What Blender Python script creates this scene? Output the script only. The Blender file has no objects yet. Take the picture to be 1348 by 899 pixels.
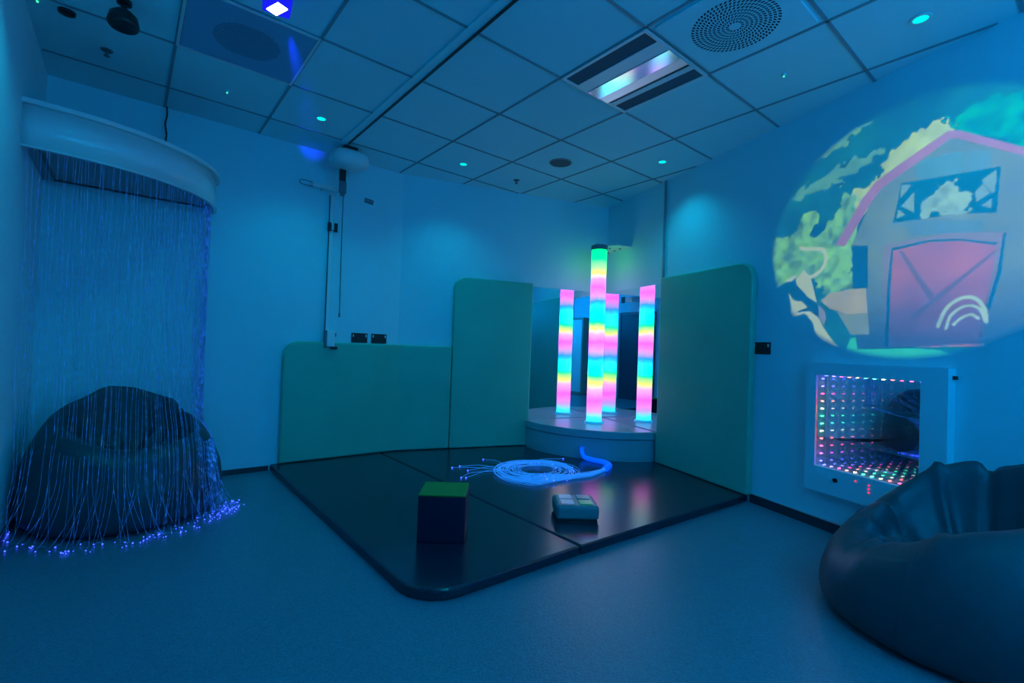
import bpy, bmesh, math, random
import numpy as np
from mathutils import Vector, Matrix, noise
PI = math.pi
random.seed(7)
sc = bpy.context.scene
COL = sc.collection

# ------------------------------------------------------------------ camera, world, exposure
cam_d = bpy.data.cameras.new('camera')
cam_d.sensor_width = 36.0
cam_d.lens = 16.789
cam_d.clip_start = 0.05
cam_d.clip_end = 60
cam = bpy.data.objects.new('camera', cam_d)
COL.objects.link(cam)
_R = Vector((0.77712754, -0.62832192, 0.03583782))
_U = Vector((-0.03709538, 0.01111389, 0.99924993))
_F = Vector((0.62824893, 0.77787406, 0.01467093))
cam.matrix_world = Matrix(((_R.x, _U.x, -_F.x, -1.95307), (_R.y, _U.y, -_F.y, -2.04663),
                           (_R.z, _U.z, -_F.z, 1.04782), (0, 0, 0, 1)))
sc.camera = cam
sc.view_settings.view_transform = 'Standard'
sc.view_settings.look = 'None'
sc.view_settings.gamma = 1.0
sc.view_settings.exposure = -0.08
sc.view_settings.use_curve_mapping = False
w = bpy.data.worlds.new('world')
sc.world = w
w.use_nodes = True
w.node_tree.nodes['Background'].inputs[0].default_value = (0, 0.0, 0.0, 1)
sc.cycles.use_denoising = True
sc.cycles.max_bounces = 28
sc.cycles.diffuse_bounces = 6
sc.cycles.glossy_bounces = 24
sc.cycles.transmission_bounces = 8
sc.cycles.transparent_max_bounces = 24
sc.cycles.sample_clamp_indirect = 6.0
sc.cycles.blur_glossy = 0.0

# ------------------------------------------------------------------ main lamps of the room
CY = (0.0, 0.54, 0.80)       # cyan light of the ceiling spots
BL = (0.0, 0.26, 0.72)       # blue of the added fill lamps
def spot(name, loc, target, col, power, size, blend=0.5, radius=0.02, parent=None):
    d = bpy.data.lights.new(name, 'SPOT')
    d.color = col; d.energy = power; d.spot_size = math.radians(size); d.spot_blend = blend
    d.shadow_soft_size = radius
    o = bpy.data.objects.new(name, d); COL.objects.link(o)
    o.location = loc
    o.rotation_euler = (Vector(target) - Vector(loc)).to_track_quat('-Z', 'Y').to_euler()
    return o
def omni(name, loc, col, power, radius=0.05):
    d = bpy.data.lights.new(name, 'POINT'); d.color = col; d.energy = power; d.shadow_soft_size = radius
    o = bpy.data.objects.new(name, d); COL.objects.link(o); o.location = loc
    return o
H = 2.67
P_DOWN = 26
DOWN = [(0.898, -1.49), (1.508, 0.307), (0.315, 1.538), (-0.91, 1.54), (-2.08, 0.62), (-0.9, -1.5), (-0.9, -2.9), (0.3, -2.9)]
# unseen fill lamps, added on the rear wall to brighten the room in blue
FILL = [(-1.2, -3.24, 1.95), (0.15, -3.22, 1.95)]
for x, y, z in FILL:
    omni('fill_light', (x, y + 0.14, z), BL, 46, 0.09)
# blue floor lamp beams of the ceiling flood light
FLOOD = (-1.475, 0.33, 2.50)
spot('flood_light', (FLOOD[0], FLOOD[1] + 0.02, 2.475), (-1.0, -0.6, 0.0), (0.0, 0.05, 1.0), 10, 150, 1.0, 0.03)
spot('beam_light', (FLOOD[0] + 0.03, FLOOD[1] + 0.08, 2.635), (-0.80, 2.15, 2.668), (0.01, 0.03, 1.0), 150, 7.5, 1.0, 0.004)
spot('beam_light', (FLOOD[0] + 0.03, FLOOD[1] + 0.08, 2.61), (-1.10, 1.25, 2.70), (0.01, 0.03, 1.0), 55, 9, 1.0, 0.004)
PROJ = (-2.10, -1.62, 2.20)
P_PROJ = 760

# ------------------------------------------------------------------ room geometry helpers
CO = Vector((2.21899, 1.47074)); DR = Vector((-0.30440, -0.95254)); NR = Vector((-0.95254, 0.30440))
D2 = Vector((0.95306, -0.30277)); N2 = Vector((-0.30277, -0.95306))
KX, YB, XL, YR = 0.053, 2.159, -2.40, -3.40
def wr(s, z, off=0.0):            # point on the right wall, s from the corner
    p = CO + DR * s + NR * off
    return Vector((p.x, p.y, z))
def w2(s, z, off=0.0):            # point on the angled back wall, s from the corner
    p = CO - D2 * s + N2 * off
    return Vector((p.x, p.y, z))
L2 = (CO - Vector((KX, YB))).length
def wb(l, z, off=0.0):            # along the bent back wall: l<L2 angled part, beyond it the straight part
    if l <= L2: return w2(l, z, off)
    return Vector((KX - (l - L2), YB - off, z))

# ------------------------------------------------------------------ materials
def mat(name, col, rough=0.6, metal=0.0, emis=None, estr=1.0, bump=0.0, bscale=50.0, spec=0.5, var=0.0, vscale=4.0, coat=0.0):
    m = bpy.data.materials.new(name); m.use_nodes = True
    nt = m.node_tree; b = nt.nodes['Principled BSDF']
    b.inputs['Base Color'].default_value = (*col, 1)
    b.inputs['Roughness'].default_value = rough
    b.inputs['Metallic'].default_value = metal
    b.inputs['Specular IOR Level'].default_value = spec
    if coat: b.inputs['Coat Weight'].default_value = coat; b.inputs['Coat Roughness'].default_value = 0.1
    if emis:
        b.inputs['Emission Color'].default_value = (*emis, 1); b.inputs['Emission Strength'].default_value = estr
    tc = nt.nodes.new('ShaderNodeTexCoord')
    if var:
        n = nt.nodes.new('ShaderNodeTexNoise'); n.inputs['Scale'].default_value = vscale; n.inputs['Detail'].default_value = 4
        r = nt.nodes.new('ShaderNodeValToRGB')
        r.color_ramp.elements[0].position = 0.3; r.color_ramp.elements[1].position = 0.7
        r.color_ramp.elements[0].color = (*[c * (1 - var) for c in col], 1)
        r.color_ramp.elements[1].color = (*[min(1, c * (1 + var)) for c in col], 1)
        nt.links.new(tc.outputs['Object'], n.inputs['Vector']); nt.links.new(n.outputs['Fac'], r.inputs['Fac'])
        nt.links.new(r.outputs['Color'], b.inputs['Base Color'])
    if bump:
        n = nt.nodes.new('ShaderNodeTexNoise'); n.inputs['Scale'].default_value = bscale; n.inputs['Detail'].default_value = 3
        bp = nt.nodes.new('ShaderNodeBump'); bp.inputs['Strength'].default_value = bump; bp.inputs['Distance'].default_value = 0.01
        nt.links.new(tc.outputs['Object'], n.inputs['Vector']); nt.links.new(n.outputs['Fac'], bp.inputs['Height'])
        nt.links.new(bp.outputs['Normal'], b.inputs['Normal'])
    return m
def emit(name, col, s):
    m = bpy.data.materials.new(name); m.use_nodes = True
    nt = m.node_tree; nt.nodes.clear()
    e = nt.nodes.new('ShaderNodeEmission'); e.inputs[0].default_value = (*col, 1); e.inputs[1].default_value = s
    o = nt.nodes.new('ShaderNodeOutputMaterial'); nt.links.new(e.outputs[0], o.inputs[0])
    return m

M = {}
M['wall'] = mat('wall_blue_cast', (0.44, 0.75, 0.80), 0.55, bump=0.06, bscale=180, var=0.02, vscale=1.5)  # white walls, with the blue cast of the light put into the colour
M['ceil'] = mat('ceiling_tile', (0.42, 0.80, 0.84), 0.8, bump=0.05, bscale=260, var=0.02, vscale=2)  # white tiles, tinted with the same blue light cast
M['tbar'] = mat('ceiling_grid', (0.22, 0.30, 0.34), 0.5)
M['floor'] = None
M['skirt'] = mat('skirting_vinyl', (0.03, 0.035, 0.05), 0.4)
M['skirt_top'] = mat('skirting_cap', (0.5, 0.5, 0.52), 0.4)
M['white'] = mat('white_plastic', (0.74, 0.74, 0.74), 0.35)
M['white_gloss'] = mat('white_gloss', (0.78, 0.78, 0.78), 0.18)
M['grey'] = mat('grey_plastic', (0.28, 0.28, 0.3), 0.4)
M['mid'] = mat('mid_grey', (0.16, 0.16, 0.18), 0.45)
M['black'] = mat('black_plastic', (0.012, 0.012, 0.014), 0.35)
M['panel'] = mat('green_padding_vinyl', (0.04, 0.48, 0.33), 0.42, bump=0.08, bscale=60, var=0.06, vscale=2.5)
M['podium'] = mat('podium_vinyl', (0.36, 0.44, 0.48), 0.30, var=0.03, vscale=3)
M['mat'] = mat('dark_mat_vinyl', (0.010, 0.018, 0.036), 0.22, bump=0.05, bscale=26, var=0.1, vscale=3, spec=0.7)
M['bag'] = mat('grey_bag_vinyl', (0.024, 0.058, 0.072), 0.42, bump=0.12, bscale=40, var=0.1, vscale=3, spec=0.4)
M['mirror'] = mat('mirror_silver', (0.80, 0.86, 0.90), 0.0, 1.0)
M['back_mirror'] = mat('cavity_mirror', (0.93, 0.93, 0.95), 0.0, 1.0)
M['steel'] = mat('brushed_steel', (0.5, 0.5, 0.52), 0.25, 1.0)
M['reflector'] = mat('polished_reflector', (0.9, 0.9, 0.9), 0.14, 1.0)
M['cube_side'] = mat('cube_purple', (0.02, 0.004, 0.028), 0.5)
M['cube_top'] = mat('cube_green', (0.05, 0.24, 0.015), 0.5)
M['down'] = emit('downlight_lens', (0.0, 0.93, 0.80), 1.6)
M['ledg'] = emit('green_led', (0.05, 1.0, 0.35), 2.0)
M['ledr'] = emit('red_led', (1.0, 0.03, 0.12), 1.6)
M['flood_rim'] = emit('flood_blue', (0.01, 0.015, 1.0), 1.0)
M['flood_hot'] = emit('flood_white', (0.8, 0.8, 1.0), 6.0)
M['wash'] = emit('fill_lens', (0.0, 0.30, 1.0), 1.5)  # glowing front of the added fill lamps
M['strand'] = None
M['hole'] = mat('pin_hole', (0.002, 0.002, 0.002), 0.9)
M['tip'] = emit('fibre_tip', (0.03, 0.06, 1.0), 6.5)
M['btn_lit'] = mat('button_lit', (0.4, 0.4, 0.45), 0.3, emis=(0.12, 0.17, 0.30), estr=0.4)
M['btn_green'] = mat('button_green', (0.05, 0.30, 0.10), 0.3, emis=(0.0, 0.12, 0.06), estr=0.5)
M['btn_blue'] = mat('button_teal', (0.05, 0.2, 0.22), 0.3, emis=(0.0, 0.05, 0.08), estr=0.5)

# speckled safety floor
m = mat('floor_vinyl', (0.12, 0.20, 0.24), 0.33, spec=0.5)
nt = m.node_tree; b = nt.nodes['Principled BSDF']; tc = [n for n in nt.nodes if n.type == 'TEX_COORD'][0]
v = nt.nodes.new('ShaderNodeTexVoronoi'); v.inputs['Scale'].default_value = 210
r = nt.nodes.new('ShaderNodeValToRGB')
r.color_ramp.elements[0].position = 0.0; r.color_ramp.elements[0].color = (0.07, 0.145, 0.18, 1)
r.color_ramp.elements[1].position = 1.0; r.color_ramp.elements[1].color = (0.13, 0.235, 0.285, 1)
nt.links.new(tc.outputs['Object'], v.inputs['Vector']); nt.links.new(v.outputs['Color'], r.inputs['Fac']); nt.links.new(r.outputs['Color'], b.inputs['Base Color'])
n = nt.nodes.new('ShaderNodeTexNoise'); n.inputs['Scale'].default_value = 90; bp = nt.nodes.new('ShaderNodeBump'); bp.inputs['Strength'].default_value = 0.12; bp.inputs['Distance'].default_value = 0.01
nt.links.new(tc.outputs['Object'], n.inputs['Vector']); nt.links.new(n.outputs['Fac'], bp.inputs['Height']); nt.links.new(bp.outputs['Normal'], b.inputs['Normal'])
M['floor'] = m

# side-glowing optical fibre
m = mat('optical_fibre', (0.10, 0.22, 0.40), 0.3, emis=(0.01, 0.12, 0.62), estr=0.12)
nt = m.node_tree; b = nt.nodes['Principled BSDF']; tc = [n for n in nt.nodes if n.type == 'TEX_COORD'][0]
n = nt.nodes.new('ShaderNodeTexNoise'); n.inputs['Scale'].default_value = 38; n.inputs['Detail'].default_value = 1
r = nt.nodes.new('ShaderNodeMapRange'); r.inputs[1].default_value = 0.48; r.inputs[2].default_value = 0.8; r.inputs[3].default_value = 0.13; r.inputs[4].default_value = 1.6
nt.links.new(tc.outputs['Object'], n.inputs['Vector']); nt.links.new(n.outputs['Fac'], r.inputs[0]); nt.links.new(r.outputs[0], b.inputs['Emission Strength'])
M['strand'] = m
M['coil'] = mat('glowing_fibre', (0.1, 0.2, 0.5), 0.3, emis=(0.012, 0.22, 0.80), estr=0.85)
M['sheath'] = mat('glowing_sheath', (0.1, 0.2, 0.6), 0.4, emis=(0.0, 0.09, 1.0), estr=0.95)

# ------------------------------------------------------------------ mesh helpers
def link(name, bm, m, parent=None, smooth=False, bevel=0.0, segs=2, loc=None, rotz=None):
    me = bpy.data.meshes.new(name)
    bmesh.ops.recalc_face_normals(bm, faces=bm.faces)
    bm.to_mesh(me); bm.free()
    for mm in (m if isinstance(m, (list, tuple)) else [m]): me.materials.append(mm)
    if smooth: me.shade_smooth()
    o = bpy.data.objects.new(name, me); COL.objects.link(o)
    if bevel:
        md = o.modifiers.new('bevel', 'BEVEL'); md.width = bevel; md.segments = segs; md.limit_method = 'ANGLE'; md.angle_limit = math.radians(40)
    if parent: o.parent = parent
    if loc is not None: o.location = loc
    if rotz is not None: o.rotation_euler = (0, 0, rotz)
    return o
def tag(o, label, cat, group=None, kind=None):
    o['label'] = label; o['category'] = cat
    if group: o['group'] = group
    if kind: o['kind'] = kind
    return o
def thing(name, label, cat, loc=(0, 0, 0), rotz=0.0, group=None):
    o = bpy.data.objects.new(name, None); COL.objects.link(o)
    o.empty_display_size = 0.1
    o.location = loc; o.rotation_euler = (0, 0, rotz)
    return tag(o, label, cat, group)
def struct(o): o['kind'] = 'structure'; return o
def BM(): return bmesh.new()
def box(bm, c, s, rot=None, mi=0):
    M4 = Matrix.Translation(Vector(c)) @ (rot.to_4x4() if rot is not None else Matrix.Identity(4)) @ Matrix.Diagonal((*s, 1))
    r = bmesh.ops.create_cube(bm, size=1.0, matrix=M4)
    for v in r['verts']:
        for f in v.link_faces: f.material_index = mi
    return r
def frame_rot(xdir, ydir):
    x = Vector(xdir).normalized(); y = Vector(ydir).normalized(); z = x.cross(y)
    return Matrix((x, y, z)).transposed()
RWALL = frame_rot((-DR.x, -DR.y, 0), (-NR.x, -NR.y, 0)) # x along wall towards corner, y into the wall, z up
RBACK2 = frame_rot((D2.x, D2.y, 0), (-N2.x, -N2.y, 0))
def prism(bm, pts, z0, z1, mi=0):          # vertical prism from an xy outline
    lo = [bm.verts.new((p[0], p[1], z0)) for p in pts]; hi = [bm.verts.new((p[0], p[1], z1)) for p in pts]
    n = len(pts); fs = [bm.faces.new(lo), bm.faces.new(hi)]
    for i in range(n): fs.append(bm.faces.new((lo[i], lo[(i + 1) % n], hi[(i + 1) % n], hi[i])))
    for f in fs: f.material_index = mi
def slab(bm, pts, fn, o0, o1, mi=0):       # outline (s,z) swept from offset o0 to o1 through fn(s,z,off)
    a = [bm.verts.new(fn(p[0], p[1], o0)) for p in pts]; b_ = [bm.verts.new(fn(p[0], p[1], o1)) for p in pts]
    n = len(pts); fs = [bm.faces.new(a), bm.faces.new(b_)]
    for i in range(n): fs.append(bm.faces.new((a[i], a[(i + 1) % n], b_[(i + 1) % n], b_[i])))
    for f in fs: f.material_index = mi
def tube(bm, pts, r, sides=6, mi=0, caps=True, radii=None):
    pts = [Vector(p) for p in pts]; rings = []
    for i, p in enumerate(pts):
        t = (pts[min(i + 1, len(pts) - 1)] - pts[max(i - 1, 0)])
        if t.length < 1e-9: t = Vector((0, 0, 1))
        t.normalize()
        up = Vector((0, 0, 1)) if abs(t.z) < 0.9 else Vector((1, 0, 0))
        a = t.cross(up).normalized(); b2 = t.cross(a)
        rr = radii[i] if radii else r
        rings.append([bm.verts.new(p + (a * math.cos(2 * PI * k / sides) + b2 * math.sin(2 * PI * k / sides)) * rr) for k in range(sides)])
    for i in range(len(rings) - 1):
        for k in range(sides):
            f = bm.faces.new((rings[i][k], rings[i][(k + 1) % sides], rings[i + 1][(k + 1) % sides], rings[i + 1][k])); f.material_index = mi; f.smooth = True
    if caps:
        for rg in (rings[0], rings[-1]): bm.faces.new(rg).material_index = mi
def lathe(bm, prof, c=(0, 0, 0), seg=32, mi=0):   # profile of (r,z)
    rings = []
    for r_, z in prof:
        if r_ < 1e-6: rings.append([bm.verts.new((c[0], c[1], c[2] + z))])
        else: rings.append([bm.verts.new((c[0] + r_ * math.cos(2 * PI * k / seg), c[1] + r_ * math.sin(2 * PI * k / seg), c[2] + z)) for k in range(seg)])
    for i in range(len(rings) - 1):
        A, B = rings[i], rings[i + 1]
        for k in range(seg):
            if len(A) == 1 and len(B) == 1: continue
            if len(A) == 1: f = bm.faces.new((A[0], B[k], B[(k + 1) % seg]))
            elif len(B) == 1: f = bm.faces.new((A[k], A[(k + 1) % seg], B[0]))
            else: f = bm.faces.new((A[k], A[(k + 1) % seg], B[(k + 1) % seg], B[k]))
            f.material_index = mi
def ball(bm, c, r, mi=0, sub=1):
    q = bmesh.ops.create_icosphere(bm, subdivisions=sub, radius=r, matrix=Matrix.Translation(Vector(c)))
    for v in q['verts']:
        for f in v.link_faces: f.material_index = mi
def smooth_path(P, n):                      # Catmull-Rom through points
    P = [Vector(p) for p in P]; out = []
    Q = [P[0] * 2 - P[1]] + P + [P[-1] * 2 - P[-2]]
    for i in range(1, len(Q) - 2):
        for k in range(n):
            t = k / n; a, b2, c, d = Q[i - 1], Q[i], Q[i + 1], Q[i + 2]
            out.append(0.5 * ((2 * b2) + (c - a) * t + (2 * a - 5 * b2 + 4 * c - d) * t * t + (3 * b2 - a - 3 * c + d) * t ** 3))
    out.append(P[-1]); return out
def rounded(s0, s1, z0, z1, r_tl=0, r_tr=0, n=8):   # outline (s,z); tl is at s0, tr at s1
    pts = [(s0, z0), (s1, z0)]
    if r_tr:
        pts += [(s1 - r_tr + r_tr * math.cos(a), z1 - r_tr + r_tr * math.sin(a)) for a in [PI / 2 * k / n for k in range(n + 1)]]
    else: pts.append((s1, z1))
    if r_tl:
        pts += [(s0 + r_tl - r_tl * math.sin(a), z1 - r_tl + r_tl * math.cos(a)) for a in [PI / 2 * k / n for k in range(n + 1)]]
    else: pts.append((s0, z1))
    return pts

# ------------------------------------------------------------------ room shell
RE = (1.74880 + 0.31957 * YR, YR)           # rear end of the right wall
SR = (Vector(RE) - CO).length
bm = BM(); prism(bm, [(XL, YR), RE, (CO.x, CO.y), (KX, YB), (XL, YB)], -0.1, 0.0)
struct(link('floor', bm, M['floor']))
bm = BM(); prism(bm, [(XL, YR), RE, (CO.x, CO.y), (KX, YB), (XL, YB)], H, H + 0.1)
def inside(x, y):
    if not (XL < x and YR < y < YB): return False
    p = Vector((x, y)) - CO
    return p.dot(NR) > 0 and p.dot(N2) > 0
def clipline(p, q):                          # clip a horizontal segment to the room outline
    n = 400; ins = [k for k in range(n + 1) if inside(p[0] + (q[0] - p[0]) * k / n, p[1] + (q[1] - p[1]) * k / n)]
    if len(ins) < 2: return None
    a, b2 = ins[0] / n, ins[-1] / n
    return (p[0] + (q[0] - p[0]) * a, p[1] + (q[1] - p[1]) * a), (p[0] + (q[0] - p[0]) * b2, p[1] + (q[1] - p[1]) * b2)
for k in range(-3, 4):
    c = clipline((k * 0.6, YR), (k * 0.6, YB + .1))
    if c: box(bm, (k * 0.6, (c[0][1] + c[1][1]) / 2, H - 0.002), (0.015, c[1][1] - c[0][1], 0.005), mi=1)
for k in range(-5, 4):
    c = clipline((XL, k * 0.6), (2.3, k * 0.6))
    if c: box(bm, ((c[0][0] + c[1][0]) / 2, k * 0.6, H - 0.002), (c[1][0] - c[0][0], 0.015, 0.005), mi=1)
struct(link('ceiling', bm, [M['ceil'], M['tbar']]))
T = 0.1
bm = BM(); prism(bm, [(XL, YR - T), (XL, YB + T), (XL - T, YB + T), (XL - T, YR - T)], 0, H); struct(link('wall_left', bm, M['wall']))
bm = BM(); k2 = (KX + 0.0173, YB + T); c2 = CO - N2 * T + D2 * T
prism(bm, [(XL, YB), (KX, YB), (CO.x, CO.y), (c2.x, c2.y), k2, (XL, YB + T)], 0, H); struct(link('wall_back', bm, M['wall']))
bm = BM(); e1 = Vector(RE) - NR * T; c3 = CO - NR * T
prism(bm, [(CO.x, CO.y), RE, (e1.x, e1.y), (c3.x, c3.y)], 0, H); struct(link('wall_right', bm, M['wall']))
bm = BM(); prism(bm, [(XL, YR), (RE[0], YR), (RE[0], YR - T), (XL, YR - T)], 0, H); struct(link('wall_rear', bm, M['wall']))
# skirtings
bm = BM(); slab(bm, [(2.02, 0.0), (SR, 0.0), (SR, 0.062), (2.02, 0.062)], wr, 0, 0.010)
slab(bm, [(2.02, 0.062), (SR, 0.062), (SR, 0.070), (2.02, 0.070)], wr, 0, 0.013, 1); struct(link('baseboard_right', bm, [M['skirt'], M['skirt_top']]))
bm = BM(); box(bm, ((XL - 1.03) / 2, YB - 0.005, 0.02), (1.37, 0.010, 0.04)); struct(link('baseboard_back', bm, M['skirt']))
bm = BM(); box(bm, (XL + 0.005, (YB - 0.98) / 2, 0.025), (0.010, YB + 0.98, 0.05)); struct(link('baseboard_left', bm, M['skirt']))
# thin vertical trunking on the right wall
bm = BM(); slab(bm, [(0.975, 1.75), (0.998, 1.75), (0.998, H - .005), (0.975, H - .005)], wr, 0, 0.016); struct(link('trim_1', bm, M['grey'], bevel=0.003))

# ------------------------------------------------------------------ floor mats
def arc_pts(r, a0, a1, n):   # around the corner: angle 0 along the right wall, 90 deg along the angled back wall
    out = []
    for k in range(n + 1):
        a = a0 + (a1 - a0) * k / n
        p = CO + DR * (r * math.cos(a)) + (-D2) * (r * math.sin(a)); out.append((p.x, p.y))
    return out
MT = 0.05
RP = 0.965
bm = BM(); g = 0.004
fl = []
cxm, cym, rr = -1.02 + 0.20, -0.375 + 0.20, 0.20
for k in range(11):
    a = PI + (PI / 2) * k / 10; fl.append((cxm + rr * math.cos(a), cym + rr * math.sin(a)))
prism(bm, fl + [(-0.104, -0.378), (-0.104, YB - g), (-1.02, YB - g)], 0.0, MT)
o = link('floor_mat', bm, M['mat'], bevel=0.014, segs=3); tag(o, 'dark padded floor mat with one rounded corner, under the green topped cube', 'floor mat', 'floor mats')
bm = BM(); e = wr(2.0, 0, g)
a_lo = math.asin(0.006 / RP); pts = [(-0.100, -0.378), (1.60, -0.438), (wr(1.985, 0, g).x + 0, wr(1.985, 0, g).y)]
pts += arc_pts(RP, a_lo, PI / 2 - a_lo, 22)
kk = w2(L2 - 0.002, 0, g); pts += [(kk.x, kk.y), (-0.100, YB - g)]
prism(bm, pts, 0.0, MT)
o = link('floor_mat', bm, M['mat'], bevel=0.012, segs=3); tag(o, 'glossy dark padded floor mat reaching the round podium, under the button box', 'floor mat', 'floor mats')

# ------------------------------------------------------------------ padded wall panels
PO = 0.055
bm = BM(); slab(bm, rounded(1.008, 2.030, MT + 0.003, 1.745, 0.012, 0.12), wr, 0.002, PO)
o = link('wall_pad', bm, M['panel'], bevel=0.016, segs=4, smooth=False); tag(o, 'tall green padded wall panel on the right wall, beside the black socket', 'wall panel', 'green padded wall panels')
bm = BM(); slab(bm, rounded(0.915, 1.752, MT + 0.003, 1.735, 0.012, 0.12), w2, 0.002, PO)
o = link('wall_pad', bm, M['panel'], bevel=0.016, segs=4); tag(o, 'tall narrow green padded wall panel, left of the corner mirrors', 'wall panel', 'green padded wall panels')
bm = BM()
lend = L2 + (KX + 0.962)
pts = rounded(1.757, lend, MT + 0.003, 1.045, 0.0, 0.13)
slab(bm, pts, lambda s, z, off: Vector((s, off, z)), 0.002, PO)
bmesh.ops.bisect_plane(bm, geom=bm.verts[:] + bm.edges[:] + bm.faces[:], plane_co=(L2 - 0.012, 0, 0), plane_no=(1, 0, 0))
bmesh.ops.bisect_plane(bm, geom=bm.verts[:] + bm.edges[:] + bm.faces[:], plane_co=(L2 + 0.012, 0, 0), plane_no=(1, 0, 0))
for v_ in bm.verts: v_.co = wb(v_.co.x, v_.co.z, v_.co.y)
o = link('wall_pad', bm, M['panel'], bevel=0.016, segs=4); tag(o, 'long low green padded wall panel under the pair of black sockets', 'wall panel', 'green padded wall panels')

# ------------------------------------------------------------------ corner mirrors
bm = BM(); slab(bm, [(0.003, 0.322), (0.905, 0.322), (0.905, 1.705), (0.003, 1.705)], w2, 0.0005, 0.006)
o = link('wall_mirror', bm, M['mirror']); tag(o, 'left corner mirror behind the bubble tube, beside the narrow green panel', 'mirror', 'corner mirrors')
bm = BM(); slab(bm, [(0.008, 0.322), (1.0, 0.322), (1.0, 1.705), (0.008, 1.705)], wr, 0.0005, 0.006)
o = link('wall_mirror', bm, M['mirror']); tag(o, 'right corner mirror beside the tall green panel on the right wall', 'mirror', 'corner mirrors')

# ------------------------------------------------------------------ podium
pod = thing('corner_podium', 'round fronted pale blue padded podium filling the mirrored corner, carrying the bubble tube', 'podium', (CO.x, CO.y, 0))
def podium_outline(r, inset=0.009):
    cx = CO + NR * inset + N2 * inset
    out = [(cx.x, cx.y)]
    a0 = math.asin((PO + 0.008) / r)
    def q(a, rad):
        p = CO + DR * (rad * math.cos(a)) - D2 * (rad * math.sin(a)); return (p.x, p.y)
    p = wr(1.0, 0, inset); out.append((p.x, p.y))
    p = wr(1.0, 0, PO + 0.008); out.append((p.x, p.y)) if r > 1.0 else None
    if r <= 1.0:
        out.pop(); p = wr(r - 0.004, 0, inset); out.append((p.x, p.y))
    for k in range(33):
        a = a0 * 0.25 + (PI / 2 - a0 - a0 * 0.25) * k / 32; out.append(q(a, r))
    p = w2(0.907, 0, PO + 0.008); out.append((p.x, p.y))
    p = w2(0.907, 0, inset); out.append((p.x, p.y))
    return [(x - CO.x, y - CO.y) for x, y in out]
bm = BM(); prism(bm, podium_outline(0.945), 0.0, 0.238); link('podium_base', bm, M['podium'], pod)
bm = BM(); prism(bm, podium_outline(0.958), 0.243, 0.316); link('podium_lid', bm, M['podium'], pod, bevel=0.012, segs=3)

# ------------------------------------------------------------------ bubble tube
TX, TY = 1.815, 1.235
tb = thing('bubble_tube', 'tall bubble tube glowing in pink, cyan, yellow and green bands on the corner podium', 'bubble tube', (TX, TY, 0.317))
m = bpy.data.materials.new('bubble_tube_glow'); m.use_nodes = True; nt = m.node_tree
b = nt.nodes['Principled BSDF']; b.inputs['Roughness'].default_value = 0.15; b.inputs['Base Color'].default_value = (0.2, 0.2, 0.2, 1)
tc = nt.nodes.new('ShaderNodeTexCoord'); sp = nt.nodes.new('ShaderNodeSeparateXYZ')
mr = nt.nodes.new('ShaderNodeMapRange'); mr.inputs[1].default_value = 0.0; mr.inputs[2].default_value = 1.80
# bend the bands a little like water inside the tube
nz = nt.nodes.new('ShaderNodeTexNoise'); nz.inputs['Scale'].default_value = 9; nz.inputs['Detail'].default_value = 2
ma = nt.nodes.new('ShaderNodeMath'); ma.operation = 'MULTIPLY_ADD'; ma.inputs[1].default_value = 0.05
nt.links.new(tc.outputs['Object'], sp.inputs[0]); nt.links.new(tc.outputs['Object'], nz.inputs['Vector'])
nt.links.new(nz.outputs['Fac'], ma.inputs[0]); nt.links.new(sp.outputs['Z'], ma.inputs[2]); nt.links.new(ma.outputs[0], mr.inputs[0])
rp = nt.nodes.new('ShaderNodeValToRGB'); cr = rp.color_ramp
PK, LP, CYN, GRN, YEL, BLU = (0.36, 0.026, 0.36), (0.15, 0.07, 0.34), (0.0, 0.32, 0.46), (0.0, 0.46, 0.075), (0.22, 0.24, 0.03), (0.004, 0.075, 0.40)
def zt(ypx): return (555.5 - ypx) / 129.8     # heights of the bands above the podium, in metres
stops = [(556, CYN), (548, (0.01, .2, .4)), (540, LP), (525, PK), (511, (0.42, .10, .2)), (503, YEL), (494, GRN), (482, CYN), (468, BLU), (461, (0.15, .08, .4)),
         (448, PK), (438, (0.45, .09, .25)), (431, YEL), (423, GRN), (408, CYN), (394, BLU), (388, LP), (376, PK), (366, LP), (357, YEL), (349, (0.09, .34, .08)), (338, GRN), (326, (0.0, 0.36, 0.07))]
while len(cr.elements) > 1: cr.elements.remove(cr.elements[-1])
for i, (yp, c) in enumerate(stops):
    e = cr.elements[0] if i == 0 else cr.elements.new(min(1.0, (zt(yp) + 0.025) / 1.80))
    if i == 0: e.position = 0.0
    e.color = (*c, 1)
nt.links.new(mr.outputs[0], rp.inputs['Fac']); nt.links.new(rp.outputs['Color'], b.inputs['Emission Color'])
b.inputs['Emission Strength'].default_value = 6.2
bm = BM(); lathe(bm, [(0.0, 0.02), (0.078, 0.02), (0.078, 1.775), (0.0, 1.775)], seg=48)
link('tube', bm, m, tb, smooth=False)
for p_ in tb.children[0].data.polygons: p_.use_smooth = abs(p_.normal.z) < 0.5
bm = BM(); lathe(bm, [(0.0, 0.0), (0.098, 0.0), (0.098, 0.008), (0.084, 0.02), (0.0795, 0.02), (0.0, 0.019)], seg=48)
link('base_ring', bm, mat('clear_base', (0.3, 0.7, 0.9), 0.1, emis=(0.0, 0.5, 0.9), estr=0.35), tb)
bm = BM(); lathe(bm, [(0.0, 1.776), (0.084, 1.776), (0.084, 1.822), (0.0, 1.822)], seg=48)
link('top_cap', bm, M['grey'], tb, bevel=0.003)
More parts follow.
